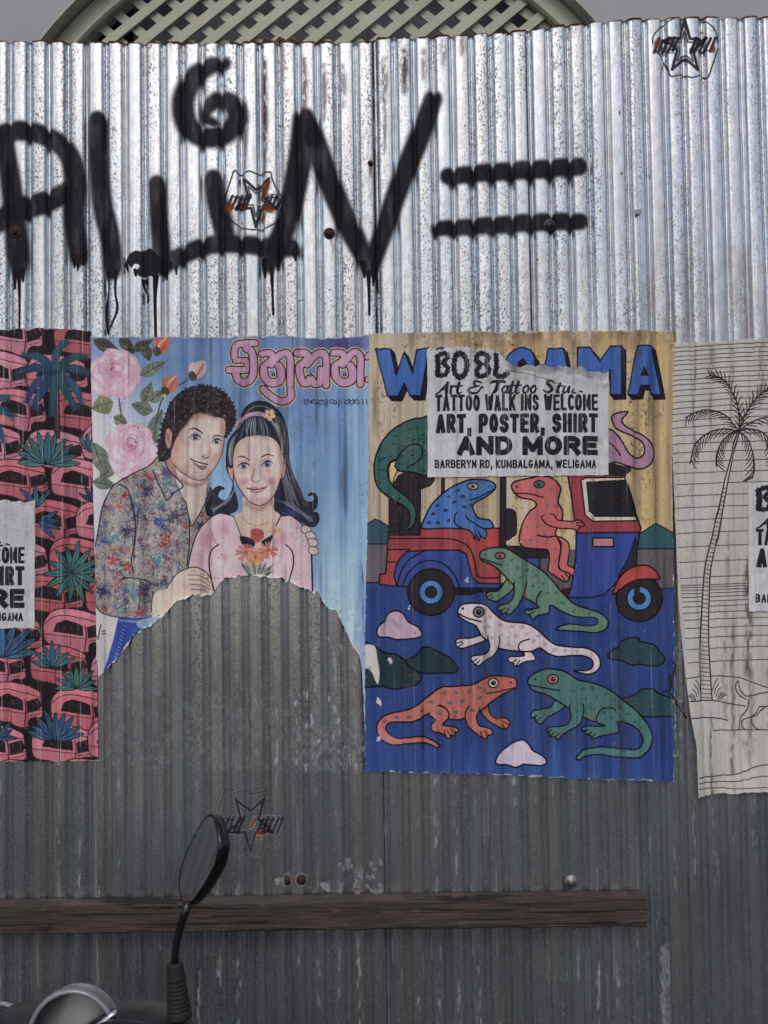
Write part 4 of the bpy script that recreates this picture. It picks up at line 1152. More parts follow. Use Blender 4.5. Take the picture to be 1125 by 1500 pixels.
def blade(c, x, y, a, L, w, col, edge=(18, 24, 34)):
    d = np.array((math.cos(a), math.sin(a)))
    n = np.array((-d[1], d[0])) * w
    o = np.array((x, y))
    m = c.fill([o - n * .3, o + d * L * .35 - n, o + d * L * .75 - n * .7, o + d * L, o + d * L * .75 + n * .7, o + d * L * .35 + n, o + n * .3], col, True, 1, edge, 1.1)
    c.ink([o, o + d * L * .9], .9, tuple(int(v * .62) for v in col), .9, False)
    c.put(c.line([o + n * .4, o + d * L * .8 + n * .35], 1.4), tuple(min(255, int(v * 1.22)) for v in col), .6, m)

def agave(c, x, y, r, n, a0, a1, col, rg):
    for k in sorted(range(n), key=lambda k: abs(k - n / 2 + .5), reverse=True):
        a = a0 + (a1 - a0) * k / max(n - 1, 1) + rg.uniform(-.06, .06)
        cc = tuple(int(v * rg.uniform(.85, 1.12)) for v in col)
        blade(c, x, y, a, r * rg.uniform(.85, 1.08), r * .11, cc)

def palm_top(c, x, y, r, rg, col=(42, 76, 104)):
    for a in (-2.75, -.35, -2.2, -.9, -1.57, 2.75, .45, 2.2, 1.0, 1.65):
        cc = tuple(int(v * rg.uniform(.85, 1.15)) for v in col)
        droop = .35 if math.cos(a) > 0 else -.35
        pts = []
        for t in np.linspace(0, 1, 7):
            aa = a + droop * t * t * (1 if math.sin(a) < .8 else 0)
            pts.append((x + r * t * math.cos(aa), y + r * t * math.sin(aa) + r * .12 * t * t))
        c.ink(pts, [4, 8, 11, 12, 11, 7, 2], (16, 22, 32))
        c.ink(pts, [2, 6, 9, 10, 9, 5, 1], cc)
        c.ink(pts, 1.1, (18, 26, 40))
        P = spline(pts, False, 4)
        for j in range(2, len(P) - 1, 1):
            d = P[min(j + 1, len(P) - 1)] - P[j - 1]
            d = d / (np.hypot(*d) + 1e-6)
            n = np.array((-d[1], d[0]))
            for sgn in (1, -1):
                c.ink([P[j], P[j] + d * 3 + n * sgn * 4.6], .8, (16, 24, 36), .8, False)
                c.ink([P[j] + d * 1.2, P[j] + d * 5 + n * sgn * 6.4], [1.6, .6], cc, .9, False)
    c.disc(x, y, 3, (30, 44, 60))

def paint_cars():
    c = Canvas(-330, 474, 156, 1130, 2.2, (32, 26, 32))
    rg = random.Random(7)
    pink = [(164, 86, 98), (168, 96, 112), (158, 78, 90), (170, 106, 126), (152, 72, 80)]
    row = 0
    y = 462.0
    while y < 1120:
        x = -350 + (row % 2) * 42 + rg.uniform(-6, 6)
        while x < 160:
            lift = 1 if y < 960 else 1.06
            col = tuple(int(v * lift) for v in rg.choice(pink))
            stamp_car(c, x + rg.uniform(-5, 5), y + rg.uniform(-6, 6), rg.uniform(80, 92), rg.uniform(60, 68), col, False, rg)
            x += rg.uniform(80, 94)
        row += 1
        y += 54
    teal, blu = (52, 98, 102), (44, 84, 112)
    def trunk(x, y0, y1):
        c.ink([(x, y0), (x + 2, y1)], 9, (20, 18, 22), smooth=False); c.ink([(x, y0), (x + 2, y1)], 7, (76, 42, 62), smooth=False)
        for k in range(int((y1 - y0) / 5)):
            c.ink([(x - 3, y0 + k * 5), (x + 4, y0 + k * 5 + 1)], .9, (30, 20, 30), smooth=False)
    for x, y, r in ((83, 547, 56), (-28, 606, 52), (-170, 560, 56), (-250, 840, 54)):
        trunk(x + 2, y + 10, y + 92)
        palm_top(c, x, y, r, rg)
    for x, y, r, n, a0, a1, col in [(72, 679, 50, 11, -3.15, 0.0, teal), (134, 662, 30, 5, -2.2, -.2, teal), (110, 838, 44, 15, -3.6, 2.6, (48, 92, 98)), (6, 960, 58, 9, -3.0, -.1, blu), (80, 975, 36, 7, -2.9, -.3, teal),
                                    (116, 1006, 34, 9, -3.15, 0, (50, 96, 104)), (84, 1082, 44, 9, -2.9, -.2, blu), (58, 742, 34, 3, -2.3, -1.0, blu), (60, 764, 34, 4, -.5, .8, blu), (-2, 1080, 30, 8, -3.1, 0, blu), (138, 735, 26, 5, -2.6, -.4, (40, 70, 84)),
                                    (-120, 720, 50, 11, -3.15, 0, teal), (-200, 960, 52, 11, -3.15, 0, teal), (-90, 1020, 44, 13, -3.4, 2.2, teal), (-280, 660, 50, 11, -3.15, 0, blu)]:
        agave(c, x, y, r, n, a0, a1, col, rg)
    wear(c, 71, .95)
    X, Y = c.grid()
    for g in range(-6, 3):
        x = 122 + 28.6 * (g - 1)
        n = vnoise(c.h, c.w, 4, 60, 90 + g, 2)
        c.mixin(np.clip(1 - np.abs(X + .004 * (Y - 800) - x) / 1.3, 0, 1) * np.clip(n * 3 - 1.3, 0, .7), (170, 160, 160))
    edge_wear(c, 'cars', 15, (160, 150, 150), 1.4)
    return c

# ------------------------------------------------------------------ poster: line drawing of a palm and a dog
def paint_palm():
    c = Canvas(966, 486, 1436, 1176, 2.4, (158, 157, 153))
    X, Y = c.grid()
    H, W, k = c.h, c.w, c.k
    ik = (34, 31, 34)
    # ruled sky
    ys = [513, 519, 526, 532, 538, 546, 553, 560, 567, 575, 583, 592, 601, 609, 619, 629, 640, 652, 665, 679, 695, 711, 728, 745, 763, 782, 802, 824, 847]
    for i, y in enumerate(ys):
        x = 976 + (y - 513) * .05
        c.ink([(x, y), (1050, y - 3 - (y < 640) * 2), (1125, y - 5 - (y < 640) * 3), (1430, y - 12)], 1.15, ik, .9)
    y = 857.0
    step = 3.4
    while y < 985:
        x0 = 993 + (y - 857) * .07
        c.ink([(x0, y), (1027, y - .5)], 1.15, ik, .9, False)
        c.ink([(1034, y - .8), (1125, y - 4), (1430, y - 11)], 1.15, ik, .9)
        y += step
        step *= 1.17
    c.ink([(999, 991), (1020, 989), (1058, 989), (1082, 992), (1104, 1000), (1130, 1006), (1200, 1000), (1430, 1010)], 1.4, ik)
    # trunk
    Lx = [(1077, 633), (1073, 645), (1066, 672), (1057, 705), (1048, 750), (1039, 790), (1029, 833), (1025, 880), (1023, 920), (1021, 960), (1021, 1023)]
    Rx = [(1079, 633), (1076, 645), (1069, 672), (1062, 705), (1054, 750), (1048, 790), (1038, 833), (1035, 880), (1034, 920), (1035, 960), (1039, 1023)]
    c.fill(Lx + Rx[::-1], (158, 157, 153), False)
    c.ink(Lx, 1.9, ik); c.ink(Rx, 1.9, ik)
    LP, RP = spline(Lx, False, 8), spline(Rx, False, 8)
    for y in np.arange(716, 1020, 6.2):
        a, b = np.interp(y, LP[:, 1], LP[:, 0]), np.interp(y, RP[:, 1], RP[:, 0])
        c.ink([(a, y - .6), (b, y + .8)], 1.1, ik, smooth=False)
    # fronds: rib and leaflets on the lower side
    def frond(pts, side, L, both=False):
        c.ink(pts, 2.0, ik)
        P = spline(pts, False, 6)
        n = len(P)
        for j in range(2, n - 1, 2):
            d = P[min(j + 1, n - 1)] - P[j - 1]
            d = d / (np.hypot(*d) + 1e-6)
            t = j / n
            ln = L * 1.45 * (1 - .6 * abs(t - .5))
            for s in ((side, -side) if both else (side,)):
                nn = np.array((-d[1], d[0])) * s
                e = P[j] + d * ln * .75 + nn * ln * (.75 if not both else .55)
                c.ink([P[j], (P[j] + e) / 2 + d * 1.6, e], [1.4, 1.5, .7], ik)
    frond([(1078, 633), (1079, 612), (1074, 588), (1064, 568), (1050, 556), (1036, 551)], 1, 13, True)
    frond([(1078, 633), (1086, 612), (1098, 592), (1112, 577), (1126, 568)], -1, 14, True)
    frond([(1078, 633), (1066, 617), (1050, 606), (1032, 602), (1014, 606), (1000, 614)], -1, 13)
    frond([(1078, 633), (1062, 630), (1042, 632), (1024, 642), (1013, 656), (1007, 680)], -1, 15)
    frond([(1078, 633), (1064, 638), (1052, 650), (1046, 668), (1046, 684)], -1, 13)
    frond([(1078, 633), (1090, 644), (1099, 664), (1101, 690), (1098, 702)], 1, 15)
    frond([(1078, 633), (1098, 630), (1118, 640), (1126, 660), (1128, 676)], 1, 14)
    frond([(1078, 633), (1096, 620), (1120, 613), (1146, 618), (1160, 632)], 1, 13)
    # grass tufts
    for sx, x0 in ((-1, 1020), (1, 1040)):
        for j in range(6):
            bx, by = x0 + sx * j * 2.6, 1023 - max(0, 3 - j) * 4.5
            c.ink([(bx, by), (bx + sx * 2.5, by - 9 + j * .9), (bx + sx * 7.5, by - 16 + j * 1.9)], 1.3, ik)
    c.ink([(1003, 1024), (1038, 1024), (1060, 1028), (1088, 1033)], 1.6, ik)
    c.ink([(1003, 1048), (1038, 1049), (1062, 1053)], 1.6, ik)
    c.ink([(1040, 1068), (1080, 1067), (1125, 1067), (1300, 1062)], 1.3, ik)
    # the dog, seen from behind the tail on
    c.ink([(1089, 1023), (1078, 1015), (1073, 1005), (1077, 996), (1080, 1006), (1086, 1016), (1093, 1018), (1112, 1014), (1135, 1009), (1170, 1006), (1196, 994), (1214, 988), (1224, 996), (1240, 1000), (1238, 1008), (1216, 1012), (1206, 1026), (1204, 1044), (1204, 1066), (1198, 1066), (1194, 1040), (1160, 1034), (1114, 1033), (1104, 1042), (1096, 1052), (1102, 1064), (1108, 1067)], 1.6, ik)
    c.ink([(1093, 1023), (1091, 1036), (1082, 1050), (1078, 1067)], 1.6, ik)
    c.ink([(1116, 1034), (1104, 1046), (1086, 1052), (1084, 1062), (1088, 1067)], 1.5, ik)
    # waterline
    for off, y in ((0, 1134), (1, 1142), (2, 1150)):
        c.ink([(1016, y), (1056, y - 1 + off), (1086, y - 6 + off * 4), (1098, y - 12 + off * 6.5), (1112, y - 15 + off * 8), (1135, y - 18 + off * 9), (1200, y - 20 + off * 10), (1430, y - 24 + off * 11)], 1.5 - off * .2, ik)
    # damp runs down the paper
    for x, y0, y1, w, a in [(1014, 490, 720, 2.6, .45), (1038, 500, 640, 6, .3), (1068, 500, 640, 5, .28), (1109, 486, 600, 9, .35), (1037, 1040, 1170, 4, .75), (1058, 880, 1060, 6, .3), (1069, 900, 1165, 6, .5), (1092, 820, 1000, 10, .65), (1096, 960, 1120, 9, .4), (1122, 900, 1080, 8, .3), (1010, 700, 860, 5, .2), (1062, 780, 860, 6, .3), (1180, 500, 1100, 12, .3), (1300, 560, 1000, 10, .3)]:
        yy = np.linspace(y0, y1, 9)
        n = np.clip(vnoise(H, W, 7, 26, int(x + y0), 3) * 2.4 - .6, 0, 1)
        mm = c.line([(x + math.sin(t * .05) * 1.2, t) for t in yy], [1] + [w] * 7 + [1], False, True, w * .5)
        if mm is not None:
            y_, x_, m_ = mm
            m_ = m_ * n[y_:y_ + m_.shape[0], x_:x_ + m_.shape[1]]
            c.put((y_, x_, m_), (64, 58, 60), a * 1.3)
    wear(c, 81, .45)
    grime(c, 83, .28)
    edge_wear(c, 'palm', 19, (170, 168, 164), 1.6)
    return c

# ------------------------------------------------------------------ flyer in black on white
def paint_flyer():
    c = Canvas(618, 502, 896, 708, 3.4, (164, 166, 171))
    X, Y = c.grid()
    H, W, k = c.h, c.w, c.k
    ik = (30, 29, 36)
    rg = random.Random(1)
    # soft random grey mottling over the paper
    c.times((1 + .12 * (vnoise(H, W, 46, 46, 2, 4) - .5)).astype(np.float32))
    # thorny masthead
    def thorn(pts, w, closed=False):
        w = w * 1.3
        c.put(c.line(pts, w, closed), ik)
        P = spline(pts, closed, 6)
        for j in range(0, len(P) - 1, 3):
            d = P[j + 1] - P[j]
            d = d / (np.hypot(*d) + 1e-6)
            n = np.array((-d[1], d[0]))
            for s in (1, -1):
                b = P[j] + n * s * w * .42
                c.fill([b - d * 1.5, b + n * s * 2.5, b + d * 1.5], ik, False)
    thorn([(640, 524), (641, 540), (640, 551)], 5.5)
    thorn([(640, 524), (650, 520), (655, 526), (648, 534), (655, 541), (652, 551), (641, 552)], 4.6)
    thorn([(667, 523), (673, 520), (680, 525), (683, 537), (680, 550), (673, 555), (666, 550), (664, 537)], 5.6, True)
    thorn([(700, 521), (696, 530), (703, 536), (697, 545), (700, 553), (710, 552), (715, 544), (710, 536), (714, 527), (708, 521)], 4.8, True)
    thorn([(725, 522), (726, 540), (724, 550), (734, 554), (742, 549)], 5.4)
    # italic line
    def sl(pts, w):
        c.ink([(a, b) for a, b in pts], [q * 1.45 for q in w] if isinstance(w, list) else w * 1.45, ik)
    x = 0
    sl([(638, 579), (644, 575), (656, 563)], [1.4, 2, 2.6]); sl([(655, 563), (653, 578)], [3.4, 3.6]); sl([(645, 573), (655, 572)], 1.5)
    sl([(660, 568), (659, 578)], 2.8); sl([(660, 571), (664, 567.5), (666, 569)], 2)
    sl([(672, 562), (669, 575), (672, 578), (675, 576)], [2.6, 3, 2, 1]); sl([(667, 567.5), (676, 567)], 1.6)
    sl([(704, 563), (697, 560), (693, 563), (696, 567), (701, 567)], [1.6, 2.2, 2.6, 2.2, 1.6]); sl([(696, 568), (687, 571), (685, 575), (691, 578), (699, 576), (704, 569), (706, 571)], [1.6, 2.6, 3, 2.6, 2, 1.6, 1.4])
    sl([(717, 564), (722, 561), (736, 561), (737, 563)], [1.6, 3, 3, 1.4]); sl([(729, 561), (725, 573), (720, 578)], [3.6, 3.8, 2])
    for dx in (0,):
        sl([(742, 569), (738, 568), (734, 573), (736, 578), (741, 574)], 2.2); sl([(743, 568), (741, 577), (744, 577)], 2.6)
    for xx in (750, 758):
        sl([(xx, 561), (xx - 4, 575), (xx - 2, 578), (xx + 1, 576)], [2.6, 3, 2.2, 1]); sl([(xx - 5, 567), (xx + 4, 566.5)], 1.6)
    for xx in (768, 779):
        c.ink([(xx + 2, 567), (xx - 3, 571), (xx - 3, 577), (xx + 1, 577), (xx + 4, 572), (xx + 3, 568)], 3.3, ik, closed=True)
    sl([(810, 563), (804, 560), (799, 563), (804, 568), (806, 573), (800, 577), (794, 574)], [1.6, 2.4, 3.2, 3.4, 3.2, 2.4, 1.6])
    sl([(818, 564), (814, 575), (817, 577)], [2.4, 2.8, 1.4]); sl([(813, 568), (821, 568)], 1.4)
    sl([(824, 569), (822, 577), (827, 576), (831, 569)], 2.2); sl([(831, 569), (830, 577)], 2.4); sl([(838, 572), (835, 577), (841, 577)], 1.8)
    sl([(846, 575), (850, 576)], 1.6)
    lettering(c, 'TATTOO WALK INS WELCOME', 637, 873, 580, 604, 4.2, ik, -.004)
    lettering(c, 'ART, POSTER, SHIRT', 638, 873, 608, 636, 6.1, ik, -.004)
    lettering(c, 'AND MORE', 669, 873, 640, 668, 8.2, ik)
    lettering(c, 'BARBERYN RD, KUMBALGAMA, WELIGAMA', 636, 871, 674.5, 687, 2.5, ik)
    # ink worn through by the ribs of the fence
    worn = np.clip(vnoise(H, W, 7 * k, 34 * k, 5, 3) * 3.2 - 1.95, 0, 1) * .4 + np.clip(vnoise(H, W, 1.3 * k, 2.6 * k, 6, 2) * 7 - 5.2, 0, 1) * .7
    c.mixin(np.clip(worn, 0, .8), (152, 154, 160))
    ph = rib_phase(X, Y).astype(np.float32)
    c.mixin(np.clip(1 - np.abs(ph - .5) / .06, 0, 1) * np.clip(vnoise(H, W, 3 * k, 16 * k, 8, 2) * 2.4 - .9, 0, .6), (160, 162, 166))
    wear(c, 91, .6)
    grime(c, 93, .42)
    # bare torn fibre along the ripped top edge
    yt = np.interp(X[0], *zip(*OUTLINE['flyer']['top']))[None]
    n = vnoise(H, W, 16, 12, 12, 3)
    band = np.clip(1.4 - np.abs(Y - yt - 8 - 14 * (n - .5)) / 9, 0, 1) * np.clip((X - 735) / 12, 0, 1)
    c.mixin(np.clip(band, 0, 1) * .9, (152, 154, 158))
    tri = c.poly([(742, 545), (790, 552), (826, 563), (850, 572), (880, 578), (892, 576), (892, 545), (800, 536)], False)
    c.put(tri, (156, 158, 163), .93)
    c.ink([(738, 544), (760, 548), (786, 554), (806, 561), (828, 569)], 1.2, (84, 82, 84), .8)
    c.times((1 - .16 * np.clip(vnoise(H, W, 22, 10, 14, 3) * 3 - 1.6, 0, 1) * np.clip(1 - np.abs(Y - yt - 8) / 16, 0, 1)).astype(np.float32))
    return c
# ------------------------------------------------------------------ paint, rust and glue on the metal itself
PITCH, GROOVE = 28.6, 913.0            # width of one corrugation and the place of one groove

def badge(c, cx, cy, s, flip, rg):
    """Maker's stencil: a star in a shield crossed by a slanted word, worn with rust."""
    f = -1 if flip else 1
    Q = lambda pts: [(cx + f * a * s, cy + f * b * s) for a, b in pts]
    ik = (26, 25, 36)
    c.ink(Q([(-46, -4), (-44, -16), (-28, -32), (-8, -41), (14, -41), (32, -32), (44, -18), (46, -4)]), 2.2, ik, .95)
    c.ink(Q([(-42, 6), (-30, 20), (-24, 34), (-20, 44), (-2, 41), (10, 45), (24, 41), (32, 46), (38, 30), (46, 6)]), 2.4, ik, .95)
    star = []
    for k in range(10):
        r = 40 if k % 2 == 0 else 15
        a = -math.pi / 2 + k * math.pi / 5
        star.append((r * math.cos(a) * .8, r * math.sin(a) + 2))
    c.put(c.line(Q(star), 4.4, True, False), ik, .96)
    inner = [(a * .62, b * .62 + 1) for a, b in star]
    c.put(c.line(Q(inner), 2.4, True, False), ik, .9)
    # slanted lettering either side of the star
    for x, h in ((-40, 17), (-34, 15), (-27, 16), (-20, 16), (-14, 14), (12, 17), (18, 15), (25, 18), (32, 14), (39, 15)):
        c.ink(Q([(x - 4, h * .62 - 1), (x + 4, -h * .62 - 1)]), 4.6, ik, .95, False)
    for x, y in ((-30, 6), (-16, 6), (16, -8), (28, 7), (21, 6), (-24, -7)):
        c.ink(Q([(x - 3, y), (x + 4, y)]), 2.6, ik, .85, False)
    c.ink(Q([(-40, 11), (-16, 11)]), 2.2, (70, 66, 80), .7, False)
    for x, y, a, b in rg:
        c.dab(cx + x, cy + y, a, b, (92, 40, 16), .9, .4, .35)
        c.dab(cx + x + 1, cy + y + 2, a * .6, b * .6, (120, 58, 22), .8)

def paint_metal():
    c = Canvas(-260, 14, 1390, 1590, 1.5, (120, 120, 124))
    X, Y = c.grid()
    H, W, k = c.h, c.w, c.k
    # --- maker's badges
    # --- sprayed letters
    blk = (22, 22, 31)
    S = 4.2
    def spray(pts, w, soft=S, a=.985):
        c.ink(pts, [q + 2 for q in w] if isinstance(w, list) else w + 2, (40, 40, 54), .5, soft=soft * 1.9)
        c.ink(pts, [q + 3 for q in w] if isinstance(w, list) else w + 3, blk, a, soft=soft)
    spray([(-60, 420), (-40, 330), (-22, 250), (0, 206), (28, 194), (66, 201), (98, 222), (112, 262), (110, 320), (116, 372), (116, 384)], [26, 28, 28, 28, 27, 26, 27, 29, 29, 27, 14])
    spray([(8, 205), (18, 270), (24, 330), (28, 380), (29, 404)], [24, 28, 30, 30, 14])
    spray([(-50, 345), (0, 326), (34, 308), (70, 298), (104, 282)], [24, 30, 32, 30, 26])
    spray([(-150, 200), (-130, 300), (-120, 400)], 28)
    spray([(145, 180), (146, 240), (152, 300), (163, 350), (167, 392), (166, 404)], [26, 27, 27, 27, 25, 14])
    spray([(232, 272), (234, 320), (238, 366), (238, 392)], [23, 24, 25, 24], 4)
    spray([(240, 394), (262, 380), (300, 364), (345, 360), (390, 364), (428, 366)], [20, 24, 24, 24, 25, 24])
    wet = ([(176, 392), (182, 372), (196, 361), (206, 362), (213, 357), (224, 357), (236, 372), (258, 384), (258, 398), (248, 398), (244, 406), (236, 402), (232, 418), (222, 412), (206, 414), (198, 404), (204, 392), (196, 388), (190, 396), (184, 388)])
    spray([(314, 266), (320, 300), (330, 345)], [26, 28, 26])
    c.dab(334, 330, 22, 34, blk, .8)
    spray([(446, 178), (441, 230), (430, 290), (418, 335), (404, 370), (394, 392)], [30, 32, 32, 30, 30, 18])
    spray([(456, 190), (476, 250), (500, 310), (522, 356), (540, 392)], [26, 30, 30, 28, 20])
    spray([(634, 150), (614, 205), (588, 268), (566, 330), (546, 388), (541, 402)], [24, 28, 28, 26, 22, 10])
    spray([(656, 262), (720, 256), (790, 252), (846, 248)], [22, 24, 25, 24], 4)
    spray([(642, 338), (720, 333), (790, 329), (848, 328)], [20, 23, 24, 22], 4)
    for x in np.arange(GROOVE - 9 * PITCH + 3, 850, PITCH):
        c.ink([(x, 262), (x + 1, 280 - (x - 650) * .055)], [16, 5], blk, .9, False, 3.4)
        c.ink([(x, 336), (x + 1, 351 - (x - 650) * .045)], [16, 5], blk, .9, False, 3.4)
    spray([(330, 97), (306, 102), (283, 120), (270, 152), (276, 186), (300, 204), (330, 200), (349, 178), (342, 156), (322, 150), (305, 162), (303, 176), (316, 184)], [16, 24, 28, 30, 30, 28, 28, 28, 26, 22, 18, 14, 10], 5)
    # the can was held to one side: in every groove the paint lands a little lower, and it thins in patches
    sv0, sv1 = int((70 - c.y0) * k), int((440 - c.y0) * k)
    gp = rib_phase(X, np.array([[260.0]]))[0]
    gd = np.minimum(gp, 1 - gp)
    rgs = np.random.default_rng(4)
    jitter = np.repeat(rgs.uniform(.5, 1.4, W // 8 + 2), 8)[:W]
    shift = (np.clip(1 - gd / .16, 0, 1) * 4.6 * k * jitter).astype(int)
    src_a, src_c = c.a[sv0:sv1].copy(), c.cov[sv0:sv1].copy()
    rows = np.arange(sv1 - sv0)[:, None]
    pick = np.clip(rows - shift[None], 0, sv1 - sv0 - 1)
    cols = np.arange(W)[None]
    c.a[sv0:sv1], c.cov[sv0:sv1] = src_a[pick, cols], src_c[pick, cols]
    thin = np.clip(vnoise(sv1 - sv0, W, 16, 60, 71, 3) * 2.4 - 1.25, 0, 1) * .10
    c.cov[sv0:sv1] *= 1 - thin
    badge(c, 1000, 73, 1.02, False, [(-40, -4, 7, 12), (40, 6, 6, 8), (-25, 8, 3, 3), (26, -22, 3, 2)])
    badge(c, 376, 298, .98, True, [(14, -18, 7, 24), (18, 10, 15, 9), (-18, 8, 5, 6), (-40, 8, 10, 12), (10, 22, 6, 12)])
    badge(c, 367, 1206, 1.1, True, [(4, -2, 5, 14), (16, 12, 12, 4), (12, 18, 10, 4)])
    # overspray mist
    for x, y, r in ((60, 250, 130), (150, 300, 90), (300, 160, 90), (330, 350, 110), (440, 270, 90), (590, 280, 100), (740, 300, 130)):
        m = c.spot(x, y, r, r * .8)
        if m is not None:
            yy, xx, mm = m
            c.put((yy, xx, mm * np.clip((vnoise(*mm.shape, 3, 3, int(x), 2) - .62) * 5, 0, 1)), (46, 46, 58), .45)
    # drips
    c.fill([(222 + (a - 222) * .86, 392 + (b - 392) * .72) for a, b in wet], (20, 20, 26), True, .98)
    for pts, w in [([(23, 398), (24, 424)], [6, 3]), ([(36, 396), (36, 414)], [5, 2.4]), ([(110, 378), (111, 394)], [5, 2]), ([(124, 376), (124, 390)], [4, 2]), ([(216, 412), (217, 420)], [5, 3]), ([(260, 394), (260, 404)], [4, 2]), ([(388, 384), (389, 408)], [8, 3]), ([(408, 376), (408, 398)], [6, 2.4]), ([(432, 372), (434, 384)], [6, 2.4]), ([(532, 388), (534, 408)], [7, 3]), ([(548, 386), (547, 420)], [7, 2.6]),
                   ([(30, 400), (31, 440), (31, 486)], [5, 3, 2.4]), ([(117, 384), (116, 398)], [4, 2]), ([(159, 400), (161, 424), (157, 452), (158, 480), (160, 489)], [4, 2.8, 3, 3, 3.6]), ([(172, 400), (171, 430), (174, 454), (166, 476), (160, 488)], [4, 2.6, 3, 2.4, 2]),
                   ([(230, 408), (229, 440), (230, 496)], [7, 4, 3.4]), ([(211, 412), (213, 424), (218, 434), (218, 444)], [3, 2.6, 3.2, 3.6]), ([(187, 392), (189, 399)], [4, 2.6]), ([(246, 400), (246, 411)], [4, 2.6]), ([(200, 398), (201, 406)], [4, 2.6]),
                   ([(399, 396), (400, 430), (401, 462)], [5, 3, 3]), ([(540, 402), (541, 440), (541, 463)], [5, 3.2, 3]), ([(551, 400), (554, 430)], [4, 2])]:
        c.ink(pts, [q * 1.35 for q in w], (20, 20, 26), 1.0)
    # --- rust: seams, cut top edge, nail runs
    for x0, x1, y0, y1, w in ((546, 569, 60, 1620, 3.2), (128, 148, 60, 1620, 1.4), (769, 801, 60, 1620, 1.8)):
        mm = c.line([(x0, y0), (x1, y1)], w, False, False, .6)
        yy, xx, m_ = mm
        c.put((yy, xx, m_ * np.clip(vnoise(*m_.shape, 30, 40, int(x0), 3) * 2.4 - .1, 0, 1)), (44, 24, 20) if x0 == 546 else (44, 42, 48), .95)
    xs = np.linspace(-430, 1560, 90)
    for x, y, a, b in [(25, 341, 9, 10), (483, 345, 7, 8), (543, 243, 4, 7), (543, 252, 3, 12), (421, 1288, 7, 9), (442, 1286, 8, 9), (835, 1290, 8, 8), (803, 333, 8, 8)]:
        c.dab(x, y, a * 1.4, b * 1.4, (70, 34, 20), .75, 0, .2)
    c.ink([(485, 352), (488, 368), (486, 384)], [5, 3, 1], (64, 56, 54), .5, soft=2)
    # dark runs from the top
    rg = random.Random(8)
    for x, y0, y1, w, a in [(388, 90, 260, 6, .75), (360, 150, 250, 5, .6), (446, 90, 180, 6, .6), (475, 100, 180, 5, .55), (503, 100, 160, 6, .5), (562, 90, 150, 7, .6), (592, 80, 140, 8, .7), (563, 150, 230, 4, .5), (620, 80, 120, 7, .5), (648, 62, 100, 7, .45), (676, 60, 84, 7, .5), (415, 66, 120, 5, .4)]:
        mm = c.line([(x, y0), (x + 1, (y0 + y1) / 2), (x, y1)], [w * 1.0, w * 1.5, w * .7], False, True, w * .8)
        yy, xx, m_ = mm
        c.put((yy, xx, m_ * np.clip(vnoise(*m_.shape, 5, 14, int(x), 3) * 2.6 - .35, 0, 1)), (58, 44, 48), min(1, a * 1.35))
    for x, y, a, b in [(905, 170, 1.8, 5), (908, 258, 2.2, 3.4), (944, 260, 2, 4), (680, 188, 1.5, 2), (786, 383, 2, 2.4), (483, 427, 2, 2), (443, 440, 2, 2), (970, 306, 1.4, 5), (961, 470, 1.5, 2), (988, 452, 1.2, 2), (385, 72, 4, 5)]:
        c.dab(x, y, a, b, (34, 32, 40), .9, 0, .4)
    # --- old glue, lime and scratches lower down
    def window(x0, y0, x1, y1):
        u0, v0 = np.clip(c.px((x0, y0)).astype(int), 0, (W, H))
        u1, v1 = np.clip(c.px((x1, y1)).astype(int), 0, (W, H))
        return slice(v0, v1), slice(u0, u1), X[:, u0:u1], Y[v0:v1], v1 - v0, u1 - u0
    def lay(sv, su, m, col):
        v = c.a[sv, su]
        v += (np.asarray(col, np.float32) / 255 - v) * m[..., None]
        np.maximum(c.cov[sv, su], m, out=c.cov[sv, su])
    sv, su, x_, y_, hh, ww = window(-260, 820, 1390, 1590)
    ph = rib_phase(x_, y_).astype(np.float32)
    ridge = np.clip(1 - np.abs(ph - .5) / .16, 0, 1)
    rubs = np.clip(vnoise(hh, ww, 4, 22, 21, 3) * 5 - 2.75, 0, 1) * np.clip(vnoise(hh, ww, 90, 190, 22, 3) * 4 - 1.9, 0, 1) * ridge
    lay(sv, su, np.clip(rubs * np.clip((y_ - 820) / 160, 0, 1), 0, .75), (132, 134, 140))
    for x0, x1, y0, y1, a in ((155, 535, 985, 1128, .12), (430, 535, 1040, 1130, .28), (960, 1000, 900, 1140, .25), (530, 545, 990, 1130, .5)):
        sv, su, x_, y_, hh, ww = window(x0, y0, x1, y1)
        box = np.clip((x_ - x0) / 4, 0, 1) * np.clip((x1 - x_) / 4, 0, 1) * np.clip((y_ - y0) / 30, 0, 1) * np.clip((y1 - y_) / 2, 0, 1)
        lay(sv, su, box * np.clip(vnoise(hh, ww, 5, 9, 23 + x0, 3) * 5 - 2.5, 0, 1) * a, (148, 148, 146))
    rg = random.Random(31)
    for i in range(30):
        x, y = rg.uniform(496, 556), rg.uniform(1256, 1302)
        c.fill([(x, y), (x + rg.uniform(3, 9), y + rg.uniform(-4, 4)), (x + rg.uniform(1, 7), y + rg.uniform(4, 11)), (x - rg.uniform(0, 4), y + rg.uniform(2, 8))], rg.choice([(92, 94, 100), (76, 78, 84), (54, 56, 64)]), False, .5)
    for i in range(6):
        x, y = rg.uniform(404, 412), rg.uniform(1284, 1292)
        c.dab(x, y, 5, 4, (132, 130, 130), .5)
    c.fill([(468, 1292), (476, 1290), (486, 1304), (480, 1306)], (130, 130, 134), False, .8)
